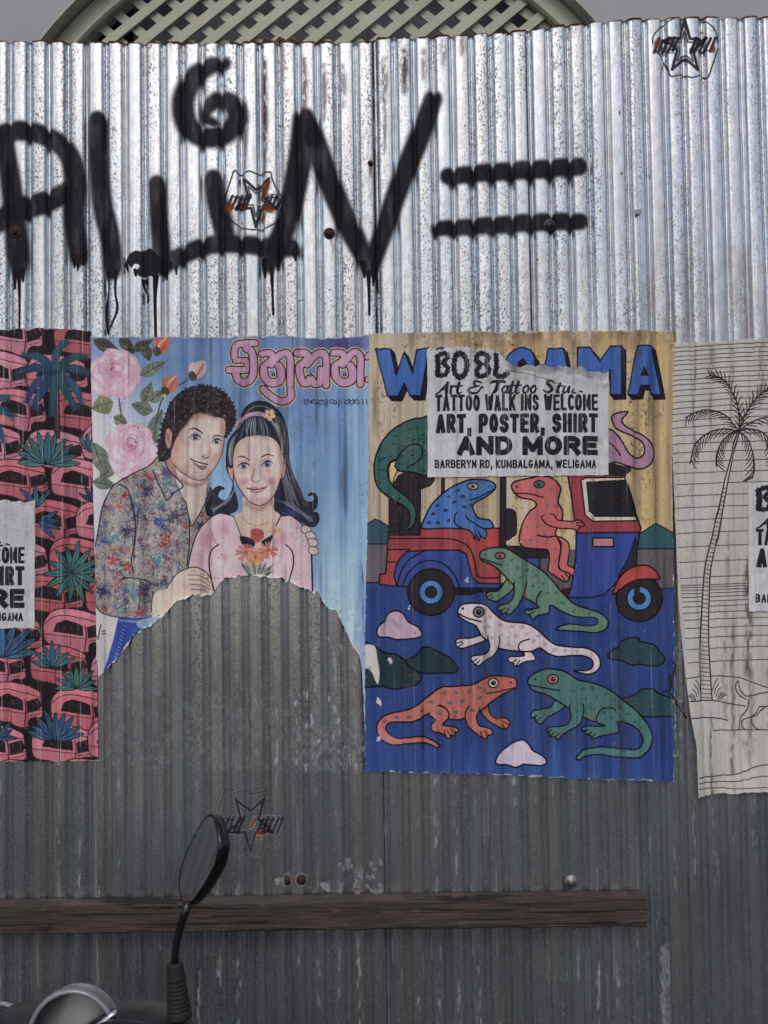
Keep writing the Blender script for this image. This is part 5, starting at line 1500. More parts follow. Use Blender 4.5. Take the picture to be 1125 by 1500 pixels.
    for i in range(34):
        x, y = rg.uniform(430, 536), rg.uniform(900, 1126)
        if x < 480 and y < 1000:
            continue
        w_ = rg.uniform(1.2, 4.5)
        c.fill([(x, y), (x + w_, y - rg.uniform(0, 3)), (x + w_ * .8, y + rg.uniform(3, 12)), (x + w_ * .2, y + rg.uniform(2, 9))], rg.choice([(150, 152, 154), (128, 130, 134), (140, 150, 160)]), True, .75)
    # long pale scratches
    for i in range(70):
        x, y = rg.uniform(-100, 1300), rg.uniform(1150, 1560)
        L = rg.uniform(12, 110)
        c.ink([(x, y), (x + L * .02, y + L)], rg.uniform(.7, 1.6), (112, 114, 120), rg.uniform(.12, .4), False)
    for x in (967, 972):
        mm = c.line([(x, 1385), (x + 3, 1500)], 7, False, False, 3)
        yy, xx, m_ = mm
        c.put((yy, xx, m_ * np.clip(vnoise(*m_.shape, 3, 8, x, 3) * 3 - 1, 0, 1)), (112, 112, 116), .6)
    # pinkish reflection of a reddish building, painted onto the right hand sheet
    sv, su, x_, y_, hh, ww = window(925, 330, 1390, 620)
    lay(sv, su, .5 * np.clip((x_ - 925) / 20, 0, 1) * np.clip((y_ - 330) / 150, 0, 1) * np.clip((620 - y_) / 60, 0, 1) * np.clip(vnoise(hh, ww, 14, 160, 41, 3) * 3 - 1.3, 0, 1), (132, 104, 100))
    # rust bitten cut edge along the top of every sheet
    sv, su, x_, y_, hh, ww = window(-260, 14, 1390, 110)
    yt = np.interp(x_[0], *zip(*FENCE_TOP))[None]
    lay(sv, su, np.clip(1 - (y_ - yt) / 26, 0, 1) * np.clip(vnoise(hh, ww, 8, 24, 45, 3) * 3 - 1.5, 0, 1) * .5, (74, 62, 66))
    lay(sv, su, np.clip((4.2 + 3.0 * vnoise(hh, ww, 9, 9, 44, 2) - (y_ - yt + 2.5)) * .6, 0, 1), (52, 28, 26))
    return c

FENCE_TOP = [(-430, 66), (-60, 62), (60, 62), (130, 64), (330, 66), (544, 65), (552, 60), (640, 58), (700, 54), (764, 50), (772, 48), (840, 41), (900, 35), (960, 32), (1040, 31), (1125, 31), (1560, 28)]
# ------------------------------------------------------------------ printed images from the drawings
LIGHT = 0.54           # share of a white sheet's light that reaches the lens: turns seen tones into paint tones
def to_image(name, c, alpha=None, light=LIGHT, sat=.80):
    im = bpy.data.images.new(name, c.w, c.h, alpha=alpha is not None)
    buf = np.ones((c.h, c.w, 4), np.float32)
    v = lin(np.clip(c.a, 0, 1)) / light
    grey_ = (v @ np.array((.25, .6, .15), np.float32))[..., None]
    buf[..., :3] = enc(np.clip(grey_ + (v - grey_) * sat, 0, .86))
    if alpha is not None:
        im.alpha_mode = 'CHANNEL_PACKED'
        buf[..., 3] = np.clip(alpha, 0, 1)
    im.pixels.foreach_set(np.ascontiguousarray(buf[::-1]).ravel())
    im.update()
    return im

# ------------------------------------------------------------------ the corrugated surface
RIB = 0.0110
SEAMS = [float(at(x, 66)[0]) for x in (127, 546, 769, 924)]

_dr = np.random.default_rng(12)
DENTS = np.column_stack([_dr.uniform(-1.1, 1.1, 46), _dr.uniform(.5, 2.85, 46), _dr.uniform(.02, .075, 46), _dr.uniform(.03, .13, 46), _dr.normal(0, .0024, 46)])
def lumps(x, z):
    """Slow dents and bows of the old sheets."""
    d = 0.0
    for a, b, w_, h_, amp in DENTS:
        d = d + amp * np.exp(-((x - a) / w_) ** 2 - ((z - b) / h_) ** 2)
    return (d + 0.0035 * np.sin(1.9 * x + .6) * np.sin(1.3 * z + .4) + 0.0008 * np.sin(7.3 * x + 1.1 * z) * np.sin(4.1 * z + 2 * x)
            + 0.0004 * np.sin(16 * x + 3 * z) * np.sin(9 * z + 1))

def rib(x, a, b):
    """Roofing profile: broad flat crest, narrow groove; 0 in the groove, 1 on the crest."""
    t = ((np.asarray(x, float) - X_GROOVE) / PITCH_M) % 1.0
    d = np.minimum(t, 1 - t)
    q = np.clip((d - a) / (b - a), 0, 1)
    return .82 * q * q * (3 - 2 * q) + .25 * (1 - ((.5 - d) / .5) ** 2)

def swing(x, k):
    return 1 + .12 * np.sin(3.1 * np.floor((np.asarray(x) - X_GROOVE) / PITCH_M) + 1.7)

def metal_y(x, z, k):
    return -RIB * swing(x, k) * rib(x, .03, .19) + lumps(x, z) - 0.0017 * k

def sheet_index(x):
    return np.searchsorted(np.array(SEAMS), np.asarray(x))

def paper_y(x, z, lift):
    x = np.asarray(x, float)
    k = np.maximum(sheet_index(x), sheet_index(x + .006))
    return -RIB * swing(x, k) * (.34 + .68 * rib(x, -.06, .18)) + lumps(x, z) - 0.0017 * k - lift - .0013

# ------------------------------------------------------------------ ground
m = Mat('asphalt')
n1, n2 = m.noise(3.0, 6, m.pos()), m.noise(220, 3, m.pos())
m.set(Base_Color=m.mix(n2, m.mix(m.ramp(n1, [(.35, 0), (.7, 1)]), (.026, .027, .029), (.046, .046, .047)), (.30, .30, .30), 'OVERLAY'), Roughness=.9)
m.bump(n2, .5, .004)
xs = np.concatenate([np.linspace(-1500, -12, 6), np.linspace(-10, 10, 41), np.linspace(12, 1500, 6)])
gx, gy = np.meshgrid(xs, xs)
ground = make('ground', np.column_stack([gx.ravel(), gy.ravel(), np.zeros(gx.size)]), grid_faces(len(xs), len(xs)), m.m)
tag(ground, kind='structure')

# ------------------------------------------------------------------ house behind the fence with an arched lattice
FACE = 0.55
plaster = Mat('plaster')
pn, pf = plaster.noise(1.7, 6, plaster.pos()), plaster.noise(60, 5, plaster.pos())
plaster.set(Base_Color=plaster.mix(plaster.ramp(pn, [(.3, 0), (.7, 1)]), (.36, .37, .40), (.47, .475, .50)), Roughness=.88)
plaster.bump(pf, .35, .004)
sage = plain('sage_paint', (.43, .455, .36), .5, 0, .2, 9, .12)
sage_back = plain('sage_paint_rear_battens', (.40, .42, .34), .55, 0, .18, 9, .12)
board = plain('blue_grey_board', (.30, .31, .36), .8, 0, .3, 5)
ac = at(476, 360, FACE)
AR = 528 / (FOCAL / (FACE - CAM_POS.y))
acx, acz = float(ac[0]), float(ac[2])
SILL, TOPZ = 2.15, 4.6
house = tag(empty('house', (acx, FACE, 0)), 'grey plastered house wall with a sage green arched lattice window above the fence', 'house')
N = 72
V, F = [], []
def wall_cell(x0, x1, za0, za1, zb0, zb1):
    i = len(V)
    V.extend([(x0, FACE, za0), (x1, FACE, za1), (x1, FACE, zb1), (x0, FACE, zb0)])
    F.append((i, i + 1, i + 2, i + 3))
half = math.sqrt(AR ** 2 - (SILL - acz) ** 2) if SILL > acz else AR
wall_cell(-5, acx - half, 0, 0, TOPZ, TOPZ)
wall_cell(acx + half, 5, 0, 0, TOPZ, TOPZ)
wall_cell(acx - half, acx + half, 0, 0, SILL, SILL)
ax = acx - half * np.cos(np.linspace(0, math.pi, N))
arch_z = lambda x: max(SILL, acz + math.sqrt(max(AR ** 2 - (x - acx) ** 2, 0)))
for a, b in zip(ax[:-1], ax[1:]):
    wall_cell(a, b, arch_z(a), arch_z(b), TOPZ, TOPZ)
make('wall', V, F, plaster.m, house, False)
a0 = math.acos(min(1, half / AR))
ang = np.linspace(a0, math.pi - a0, N)
def arc_strip(name, prof, mat):
    """prof: (radius, y) outline swept along the arch."""
    v = [(acx + r * math.cos(t), y, acz + r * math.sin(t)) for r, y in prof for t in ang]
    return make(name, v, grid_faces(N, len(prof)), mat, house, False)
arc_strip('reveal', [(AR + .002, FACE - .004), (AR - .004, FACE - .004), (AR - .004, FACE + .075)], sage)
arc_strip('arch_frame', [(AR - .004, FACE + .060), (AR - .010, FACE + .052), (AR - .062, FACE + .052), (AR - .068, FACE + .060), (AR - .068, FACE + .12)], sage)
RI = AR - .060
make('backing_board', [(float(at(188, 30, FACE + .2)[0]), FACE + .20, 2.0), (acx + AR, FACE + .20, 2.0), (acx + AR, FACE + .20, acz + AR), (float(at(188, 30, FACE + .2)[0]), FACE + .20, acz + AR)], [(0, 1, 2, 3)], board, house, False)
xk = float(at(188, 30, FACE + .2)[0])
make('shade_panel', [(acx - AR, FACE + .19, 2.0), (xk + .02, FACE + .19, 2.0), (xk + .02, FACE + .19, acz + AR), (acx - AR, FACE + .19, acz + AR)], [(0, 1, 2, 3)], plain('shade_black', (.012, .012, .013), .9), house, False)  # near-black sheet added to stand in for the dark interior behind the lattice
unit = None
def slat(d, off, y, w, mat):
    """One batten: direction angle d, signed distance off from the arch centre."""
    global unit
    u = Vector((math.cos(d), 0, math.sin(d)))
    nrm = Vector((-math.sin(d), 0, math.cos(d)))
    h = math.sqrt(max(RI ** 2 - off ** 2, 0))
    if h < .05:
        return
    p, q = nrm * off - u * h, nrm * off + u * h
    c0 = Vector((acx, y, acz))
    lo, hi = (p, q) if p.z < q.z else (q, p)
    zmin = SILL - acz
    if hi.z < zmin + .02:
        return
    if lo.z < zmin:
        lo = lo + (hi - lo) * ((zmin - lo.z) / (hi.z - lo.z))
    L = (hi - lo).length
    if L < .05:
        return
    me = unit[mat.name]
    o = bpy.data.objects.new('slat', me)
    COL.objects.link(o)
    o.parent = house
    o.matrix_parent_inverse = house.matrix_world.inverted()
    mid = c0 + (lo + hi) / 2
    ud = (hi - lo).normalized()
    M = Matrix((( ud.x, 0, -ud.z, mid.x), (0, 1, 0, mid.y), (ud.z, 0, ud.x, mid.z), (0, 0, 0, 1)))
    o.matrix_world = M @ Matrix.Diagonal((L, .009, w, 1))
unit = {}
for mat in (sage, sage_back):
    me = bpy.data.meshes.new('slat')
    bm = box_bm((1, 1, 1))
    bm.to_mesh(me); bm.free()
    me.materials.append(mat)
    unit[mat.name] = me
ref = at(98, 62, FACE + .075)
nf = Vector((-math.sin(math.radians(39)), 0, math.cos(math.radians(39))))
f0 = nf.dot(Vector((ref[0] - acx, 0, ref[2] - acz)))
step = .0675
rs = random.Random(5)
bpy.context.view_layer.update()
for k in range(-30, 31):
    slat(math.radians(39) + rs.uniform(-.006, .006), f0 - k * step - .014, FACE + .078, .029 + rs.uniform(-.001, .001), sage)
    slat(math.radians(140) + rs.uniform(-.006, .006), k * step + .02, FACE + .092, .029, sage_back)

# ------------------------------------------------------------------ corrugated fence
metal_art = paint_metal()
metal_img = to_image('metal_marks', metal_art, metal_art.cov, 0.62, 1.0)
def zinc(name, tint, rough, speck, seed):
    m = Mat(name)
    P = m.pos()
    Ps = m.pos((1, 1, .035))
    Pm = m.pos((1, 1, .25))
    off = m.node('ShaderNodeMapping')
    off.inputs['Location'].default_value = (seed * 3.7, seed, seed * 1.9)
    m.link(P, off.inputs['Vector'])
    P = off.outputs['Vector']
    vor = m.node('ShaderNodeTexVoronoi')
    vor.inputs['Scale'].default_value = 150
    m.link(P, vor.inputs['Vector'])
    spangle = m.node('ShaderNodeSeparateColor')
    m.link(vor.outputs['Color'], spangle.inputs['Color'])
    spangle = spangle.outputs[0]
    big = m.noise(2.3, 5, P)
    streak = m.noise(60, 5, Ps, .65)
    blot = m.noise(26, 5, Pm, .6)
    base = m.mix(m.ramp(big, [(.3, 0), (.7, 1)]), [v * .80 for v in tint], tint)
    base = m.mix(.10, base, m.mix(spangle, 0.2, 0.9), 'OVERLAY')
    base = m.mix(m.math('MULTIPLY', m.ramp(streak, [(.45, 0), (.75, 1)]), .5), base, [v * .55 for v in tint])
    base = m.mix(m.math('MULTIPLY', m.ramp(blot, [(.52, 0), (.75, 1)]), .45), base, [v * .62 for v in tint])
    bloom = m.noise(70, 5, m.pos((1, 1, .45)), .7)
    base = m.mix(m.math('MULTIPLY', m.ramp(bloom, [(.44, 0), (.60, 1)]), .42), base, [v * .50 for v in tint])
    ribt = m.noise(33, 2, m.pos((1, 0, .012)), .5)
    base = m.mix(1.0, base, m.ramp(ribt, [(.34, (.89, .94, .985)), (.50, (.95, .975, .99)), (.66, (.99, .965, .945))]), 'MULTIPLY')
    fine = m.noise(240, 3, m.pos((1, 0, .010)), .6)
    base = m.mix(1.0, base, m.ramp(fine, [(.34, .80), (.50, 1.0)]), 'MULTIPLY')
    # black oxide pits: short dark ticks in patches
    pits = m.noise(210, 2, m.pos((1, 1, .7)), .6)
    patch = m.noise(19, 3, m.pos((1, 1, .09)), .55)
    pit = m.math('MULTIPLY', m.ramp(pits, [(.53, 0), (.61, 1)]), m.math('MULTIPLY', m.ramp(patch, [(.42, .05), (.60, 1)]), speck))
    base = m.mix(m.math('MULTIPLY', pit, .92), base, (.115, .115, .13))
    tex = m.node('ShaderNodeTexImage', image=metal_img, extension='CLIP')
    uv = m.node('ShaderNodeUVMap', uv_map='print')
    m.link(uv.outputs['UV'], tex.inputs['Vector'])
    col = m.mix(tex.outputs['Alpha'], base, tex.outputs['Color'])
    keep = m.math('SUBTRACT', 1.0, tex.outputs['Alpha'])
    bare = m.math('MULTIPLY', keep, m.math('SUBTRACT', 1.0, m.math('MULTIPLY', pit, .45)))
    m.set(Base_Color=col, Metallic=m.math('MULTIPLY', bare, .96))
    r = m.math('ADD', m.math('MULTIPLY', m.math('ADD', streak, blot), .20), rough - .20)
    r = m.math('ADD', r, m.math('MULTIPLY', m.math('SUBTRACT', bloom, .5), .22))
    r = m.math('ADD', r, m.math('MULTIPLY', tex.outputs['Alpha'], .18))
    m.set(Roughness=r)
    m.set(Specular_IOR_Level=m.math('SUBTRACT', .5, m.math('MULTIPLY', tex.outputs['Alpha'], .43)))
    h = m.math('ADD', m.math('MULTIPLY', blot, .6), m.math('ADD', m.math('MULTIPLY', pits, .2), m.math('MULTIPLY', bloom, .3)))
    m.bump(h, .34, .003)
    return m.m

fence = tag(empty('corrugated_fence', (0, 0, 0)), 'weathered galvanised corrugated metal fence sprayed with large black graffiti letters', 'fence')
top_w = [at(x, y) for x, y in FENCE_TOP]
tx, tz = [p[0] for p in top_w], [p[2] for p in top_w]
ends = [-2.6] + SEAMS + [2.6]
art = metal_art
props = [((.75, .785, .825), .27, 1.0, 1), ((.78, .81, .85), .27, .9, 2), ((.77, .805, .85), .27, 1.0, 3), ((.77, .805, .85), .27, .9, 4), ((.77, .80, .845), .27, .6, 5)]
rs = random.Random(3)
for k in range(5):
    x0 = ends[k] - (0 if k == 0 else 0.0)
    x1 = ends[k + 1] + (0.0 if k == 4 else .035)
    xs = np.arange(x0, x1 + 1e-6, PITCH_M / 14)
    t = np.concatenate([np.linspace(0, 1, 90)])
    top = np.interp(xs, tx, tz) + (0.002 * np.sin(xs * 37 + k))
    Z = t[:, None] * top[None]
    Xg = np.broadcast_to(xs, Z.shape)
    Y = metal_y(Xg, Z, k)
    # a lap edge is never quite flat: lift the free edge a little
    free = np.clip(1 - (Xg - x0) / .012, 0, 1) if k else 0
    Y = Y - .0016 * free * (1 + .8 * np.sin(5 * Z + k))
    px, py = seen(Xg, Z)
    uv = np.column_stack([((px - art.x0) / (art.x1 - art.x0)).ravel(), (1 - (py - art.y0) / (art.y1 - art.y0)).ravel()])
    o = make('corrugated_sheet', np.column_stack([Xg.ravel(), Y.ravel(), Z.ravel()]), grid_faces(len(xs), len(t)), zinc('zinc_%d' % k, *props[k]), fence, True, uv)
rust = plain('rusty_iron', (.055, .026, .017), .85, .1, .6, 130, .8)
dark_iron = plain('dark_iron', (.06, .05, .05), .5, .6, .4, 90, .3)
zinc_cap = plain('zinc_cap', (.30, .30, .32), .45, .8, .35, 60, .2)
for px, py, r, mat in ((25, 341, .014, rust), (483, 345, .013, rust), (803, 333, .014, dark_iron), (543, 243, .006, rust), (835, 1289, .015, zinc_cap), (421, 1288, .010, rust), (442, 1286, .011, rust)):
    p = at(px, py)
    y = float(paper_y(p[0], p[2], 0.0005))
    o = lathe('roofing_screw', (p[0], y + .004, p[2]), (rs.uniform(-.12, .12), -1, rs.uniform(-.1, .1)), [(0, r * 1.1), (.0036, r * 1.1), (.0046, r * .98), (.0050, r * .55), (.0085, r * .5), (.0098, r * .36), (.0101, .0002)], mat, fence, 16)
# the folded nick in one sheet's edge
p = at(924, 312)
V = []
for j in range(5):
    for i in range(5):
        u, w = i / 4, j / 4
        V.append((p[0] + .003 + u * .022 * (1 - .35 * w), float(metal_y(p[0] + .003 + u * .02, p[2], 3)) - .002 - .012 * w * (1 - .6 * u), p[2] - w * .016 + .004 * u))
make('bent_nick', V, grid_faces(5, 5), zinc_cap, fence)

# ------------------------------------------------------------------ wooden rail nailed across the foot of the sheets
w = Mat('weathered_wood')
Pl = w.pos((1.2, 1, 26))
g1, g2 = w.noise(9, 8, Pl, .7), w.noise(60, 4, w.pos((.25, 1, 3)), .6)
wc = w.ramp(g1, [(.28, (.020, .014, .012)), (.5, (.062, .046, .038)), (.72, (.128, .102, .088))])
wc = w.mix(w.math('MULTIPLY', w.ramp(w.noise(5, 4, w.pos()), [(.45, 0), (.7, 1)]), .55), wc, (.040, .032, .029))
split = w.ramp(w.noise(14, 3, w.pos((.22, 1, 9)), .5), [(.60, 0), (.635, 1)])
wc = w.mix(split, wc, (.010, .008, .007))
vk = w.node('ShaderNodeTexVoronoi'); vk.inputs['Scale'].default_value = 4.2
w.link(w.pos((1, 1, 1.9)), vk.inputs['Vector'])
wc = w.mix(w.ramp(vk.outputs['Distance'], [(.03, .9), (.10, 0)]), wc, (.012, .009, .008))
lime = w.ramp(w.noise(38, 4, w.pos((.5, 1, 1.5)), .6), [(.62, 0), (.74, .5)])
wc = w.mix(lime, wc, (.17, .155, .145))
w.set(Base_Color=wc, Roughness=.85)
w.bump(w.math('SUBTRACT', w.math('ADD', g1, w.math('MULTIPLY', g2, .5)), split), .9, .004)
PF = -.062
a, b = at(-330, 1331.5, PF), at(946, 1314.5, PF)
c_, d_ = at(-330, 1374, PF), at(946, 1357.5, PF)
NX, rs = 90, random.Random(11)
V, F = [], []
for i in range(NX + 1):
    t = i / NX
    x = a[0] + (b[0] - a[0]) * t
    zt, zb = a[2] + (b[2] - a[2]) * t + rs.uniform(-.0012, .0012), c_[2] + (d_[2] - c_[2]) * t + rs.uniform(-.0014, .0014)
    yf, yb = PF + rs.uniform(-.0007, .0007), -.0185
    e = .0035
    V += [(x, yb, zb), (x, yf + e, zb), (x, yf, zb + e), (x, yf, (zt + zb) / 2), (x, yf, zt - e), (x, yf + e, zt), (x, yb, zt + .001)]
n = 7
for i in range(NX):
    for j in range(n):
        p0, p1 = i * n + j, i * n + (j + 1) % n
        F.append((p0, p1, p1 + n, p0 + n))
F += [tuple(range(n)), tuple(reversed(range(NX * n, NX * n + n)))]
o = make('wooden_rail', V, F, w.m, None, False)
tag(o, 'long dark weathered timber plank fixed horizontally across the metal fence', 'plank')

# ------------------------------------------------------------------ paper on the fence
def paper_material(name, img, seed, crinkle=.35):
    m = Mat(name)
    tex = m.node('ShaderNodeTexImage', image=img, extension='EXTEND')
    uv = m.node('ShaderNodeUVMap', uv_map='print')
    m.link(uv.outputs['UV'], tex.inputs['Vector'])
    m.set(Base_Color=tex.outputs['Color'], Roughness=m.math('ADD', m.math('MULTIPLY', m.noise(30, 4, m.pos()), .3), .5))
    m.b.inputs['Specular IOR Level'].default_value = .12
    h = m.math('ADD', m.noise(45 + seed, 6, m.pos((1, 1, .45)), .6), m.math('MULTIPLY', m.noise(11, 5, m.pos((1, 1, .5))), 2.4))
    m.bump(h, crinkle * 1.5, .005)
    return m.m

def jag(points, amp, seed, fine=3.0):
    """Interpolator along a cut or torn edge."""
    xs, ys = zip(*points)
    rg = np.random.default_rng(seed)
    kx = np.arange(min(xs), max(xs) + fine, fine)
    n = rg.normal(0, 1, len(kx)) * amp + np.interp(kx, kx[::3], rg.normal(0, 1, len(kx[::3]))) * amp
    return lambda x: np.interp(x, xs, ys) + np.interp(x, kx, n)

def paste(name, art, img, o, lift, seed, jt=.4, jb=.4, js=.25, dx=0.0, dy=0.0, curl=None, crinkle=.35, step=2.0, rows=None):
    """A sheet of paper that follows the ribs; o is its outline, (dx, dy) where it is pasted relative to its drawing."""
    T, B = jag(o['top'], jt, seed), jag(o['bottom'], jb, seed + 1, 2.0)
    Lf, Rt = jag([(y, x) for x, y in o['left']], js, seed + 2, 6.0), jag([(y, x) for x, y in o['right']], js, seed + 3, 6.0)
    ymid = (np.mean([p[1] for p in o['top']]) + np.mean([p[1] for p in o['bottom']])) / 2
    nu = int((Rt(ymid) - Lf(ymid)) / step) + 1
    nv = rows or int(abs(np.max([p[1] for p in o['bottom']]) - np.min([p[1] for p in o['top']])) / 7) + 2
    u, v = np.meshgrid(np.linspace(0, 1, nu), np.linspace(0, 1, nv))
    X = Lf(ymid) + (Rt(ymid) - Lf(ymid)) * u
    for _ in range(5):
        t, b = T(X), np.maximum(B(X), T(X) + 1)
        Yp = t + (b - t) * v
        X = Lf(Yp) + (Rt(Yp) - Lf(Yp)) * u
    wx, wz = at_many(X + dx, Yp + dy)
    y = paper_y(wx, wz, lift)
    rg = np.random.default_rng(seed + 9)
    if curl is not None:
        y = y - curl(X, Yp, u, v, b - Yp, Yp - t)
    uv = np.column_stack([((X - art.x0) / (art.x1 - art.x0)).ravel(), (1 - (Yp - art.y0) / (art.y1 - art.y0)).ravel()])
    mat = bpy.data.materials.get(img.name + '_paper') or paper_material(img.name + '_paper', img, seed, crinkle)
    return make(name, np.column_stack([wx.ravel(), y.ravel(), wz.ravel()]), grid_faces(nu, nv), mat, None, True, uv)

def wob(X, f, s):
    return .5 + .5 * np.sin(X * f + s) * np.sin(X * f * .43 + 2.1 * s)

art = paint_cars()
o = paste('poster', art, to_image('cars_print', art, sat=0.82), OUTLINE['cars'], .0016, 21)
tag(o, 'dark poster with rows of pink cars and blue green palms pasted on the fence', 'poster')

art = paint_couple()
o = paste('poster', art, to_image('couple_print', art), OUTLINE['couple'], .0024, 31, .6, 1.1, .25, rows=110,
          curl=lambda X, Y, u, v, db, dt: .0045 * np.clip(1 - db / 9, 0, 1) ** 2 * wob(X, .13, 1) * (X < 500) + .0012 * np.clip(1 - dt / 5, 0, 1) * wob(X, .4, 2))
tag(o, 'torn blue poster of a smiling painted couple with pink roses and script title', 'poster')

art = paint_lizards()
o = paste('poster', art, to_image('lizards_print', art, sat=0.84), OUTLINE['lizards'], .0034, 41, .7, .35, .3,
          curl=lambda X, Y, u, v, db, dt: .002 * np.clip(1 - dt / 5, 0, 1) * wob(X, .35, 3) + .0016 * np.clip(1 - db / 5, 0, 1) * wob(X, .2, 4))
tag(o, 'poster of colourful lizards around a red and blue three-wheeler taxi', 'poster')

art = paint_palm()
o = paste('poster', art, to_image('palm_print', art), OUTLINE['palm'], .0022, 51, .8, .5, .15,
          curl=lambda X, Y, u, v, db, dt: .026 * np.clip(1 - (X - np.interp(Y, [500, 1160], [976, 1014])) / 46, 0, 1) ** 1.6 * np.clip((Y - 760) / 330, 0, 1) + .010 * np.clip(1 - db / 60, 0, 1) ** 2 * wob(X, .05, .5) + .002 * np.clip(1 - dt / 5, 0, 1) * wob(X, .4, 2))
tag(o, 'white poster with a black line drawing of a leaning palm tree and a dog', 'poster')

art = paint_flyer()
img = to_image('flyer_print', art)
G = 'black and white tattoo studio flyers'
fo = OUTLINE['flyer']
whole = dict(fo, top=[(620, 513), (700, 511), (892, 512)])
o = paste('flyer', art, img, fo, .0062, 61, 1.0, .3, .2, step=1.6, rows=60, crinkle=.5,
          curl=lambda X, Y, u, v, db, dt: (.010 * np.clip(1 - dt / 13, 0, 1) ** 1.5 * (.25 + wob(X, .21, 1.3)) + .0035 * np.clip(1 - np.abs(dt - 15) / 7, 0, 1) * wob(X, .3, .2)) * np.clip((X - 728) / 14, 0, 1))
tag(o, 'white tattoo flyer with a ripped top edge pasted over the lizard poster', 'flyer', G)
o = paste('flyer', art, img, whole, .0036, 71, .8, .3, .2, dx=-833, dy=222, step=2.0, crinkle=.5)
tag(o, 'white tattoo flyer pasted over the pink car poster', 'flyer', G)
o = paste('flyer', art, img, whole, .0062, 81, .8, .3, .2, dx=466, dy=195, step=2.0, crinkle=.5)
tag(o, 'white tattoo flyer pasted over the palm tree line drawing', 'flyer', G)

# ------------------------------------------------------------------ small oddments
p = [at(x, y, -.024) for x, y in ((986, 968), (990, 976), (987, 984), (982, 992), (984, 1003), (981, 1012))]
o = tube('wire_hook', p, [.0018, .0022, .0026, .0032, .003, .002], rust, None, 8)
tag(o, 'small rusty wire hook on the fence between the lizard and palm posters', 'hook')
p = [at(x, y, -.020) for x, y in ((974, 1010), (984, 1017), (991, 1029), (998, 1042), (1006, 1052))]
o = tube('cable', p, .0016, plain('black_cable', (.012, .012, .013), .5), None, 8)
tag(o, 'short thin black cable running behind the palm drawing poster', 'cable')
rs = random.Random(21)
V, nu, nv = [], 34, 6
for j in range(nv):
    for i in range(nu):
        q = at(376 + i * 1.9, 66, .004)
        V.append((q[0], .004 + .010 * math.sin(j * 1.3 + i * .6) + rs.uniform(-.002, .002), q[2] - .006 + .022 * j / (nv - 1) * (.55 + .45 * math.sin(math.pi * i / (nu - 1)) ** .5) + rs.uniform(-.0012, .0012)))
o = make('dried_palm_strip', V, grid_faces(nu, nv), plain('dry_brown_leaf', (.34, .25, .23), .85, 0, .4, 70, .6), None, False)
md = o.modifiers.new('thickness', 'SOLIDIFY'); md.thickness = .003
tag(o, 'crumpled brown dry strip lying on the top edge of the fence', 'leaf strip')
# ------------------------------------------------------------------ parked scooter, nose to the fence
black = plain('black_plastic', (.012, .012, .014), .42, 0, .3, 40, .15)
gloss = plain('black_gloss', (.010, .010, .012), .22, 0, .3, 30)
rubber = plain('black_rubber', (.014, .014, .014), .7, 0, .3, 60, .3)
grey = plain('smoked_grey_lens', (.22, .22, .24), .26, .2, .15, 20)
silver = plain('silver_trim', (.62, .63, .66), .22, .9, .1, 30)
silver_dull = plain('dull_silver', (.30, .30, .33), .35, .3, .1, 30)
paintm = plain('grey_scooter_paint', (.13, .135, .15), .25, .3, .12, 8)
seatm = plain('black_vinyl', (.02, .02, .021), .55, 0, .3, 60, .3)
glass = Mat('mirror_glass'); glass.set(Base_Color=(.80, .81, .82), Metallic=1.0, Roughness=.04); glass = glass.m

DB = -.85                                            # distance of the right mirror from the fence
P = lambda x, y, d=DB: Vector(at(x, y, d))
YAW = math.radians(35)
FWD, RGT, UPV = Vector((math.sin(YAW), math.cos(YAW), 0)), Vector((math.cos(YAW), -math.sin(YAW), 0)), Vector((0, 0, 1))
boot_lo, boot_hi = P(263, 1490), P(256, 1411)
bar_mid = boot_lo - RGT * .235 - UPV * .03           # middle of the handlebar
ORG = Vector((bar_mid.x, bar_mid.y, 0))
scooter = tag(empty('scooter', tuple(ORG)), 'parked black and grey scooter with one oval mirror standing before the fence', 'scooter')
S = lambda f, r, z: ORG + FWD * f + RGT * r + UPV * z

# mirror: boot, stalk, housing, glass
prof, H = [], (boot_hi - boot_lo).length
for i in range(41):
    t = i / 40
    r = .0195 - .0068 * t
    if .10 < t < .68 and i % 3 == 0:
        r -= .0022
    prof.append((t * H, r))
prof += [(H + .001, .008)]
boot = lathe('rubber_boot', boot_lo, boot_hi - boot_lo, prof, rubber, scooter, 22)
stalk = tube('mirror_stalk', [P(256, 1416), P(256.5, 1398), P(259, 1378), P(264, 1358), P(270, 1340), P(276, 1322)], [.0056, .0056, .0060, .0064, .0068, .0074], gloss, scooter, 14)
nrm = Vector((-.86, -.50, .17)).normalized()
e1 = Vector((.50, -.86, 0)).normalized()
zz = nrm.cross(e1).normalized()
if zz.z < 0: zz = -zz
tilt = math.radians(41)
LX = zz * math.cos(tilt) + e1 * math.sin(tilt)
WX = e1 * math.cos(tilt) - zz * math.sin(tilt)
mc = P(292, 1262)
HL, HW = .0860, .0450
def outline(sl, off, n=44):
    out = []
    for t in np.linspace(0, 2 * math.pi, n, endpoint=False):
        c_, s_ = math.cos(t), math.sin(t)
        k = (abs(c_) ** 2.9 + abs(s_) ** 2.9) ** (-1 / 2.9)
        l, w_ = c_ * k * HL * sl, s_ * k * HW * sl * (1 + .10 * c_)
        out.append(mc + LX * l + WX * w_ + nrm * off)
    return out
mir = loft('mirror_housing', [outline(.948, .001), outline(.98, .0032), outline(1.0, .0015), outline(1.01, -.004), outline(.99, -.011), outline(.92, -.018), outline(.76, -.024), outline(.5, -.028), outline(.15, -.030)], gloss, scooter, True)
g = outline(.945, .0022)
mg = make('mirror_glass', g, [tuple(range(len(g)))], glass, mir, False)

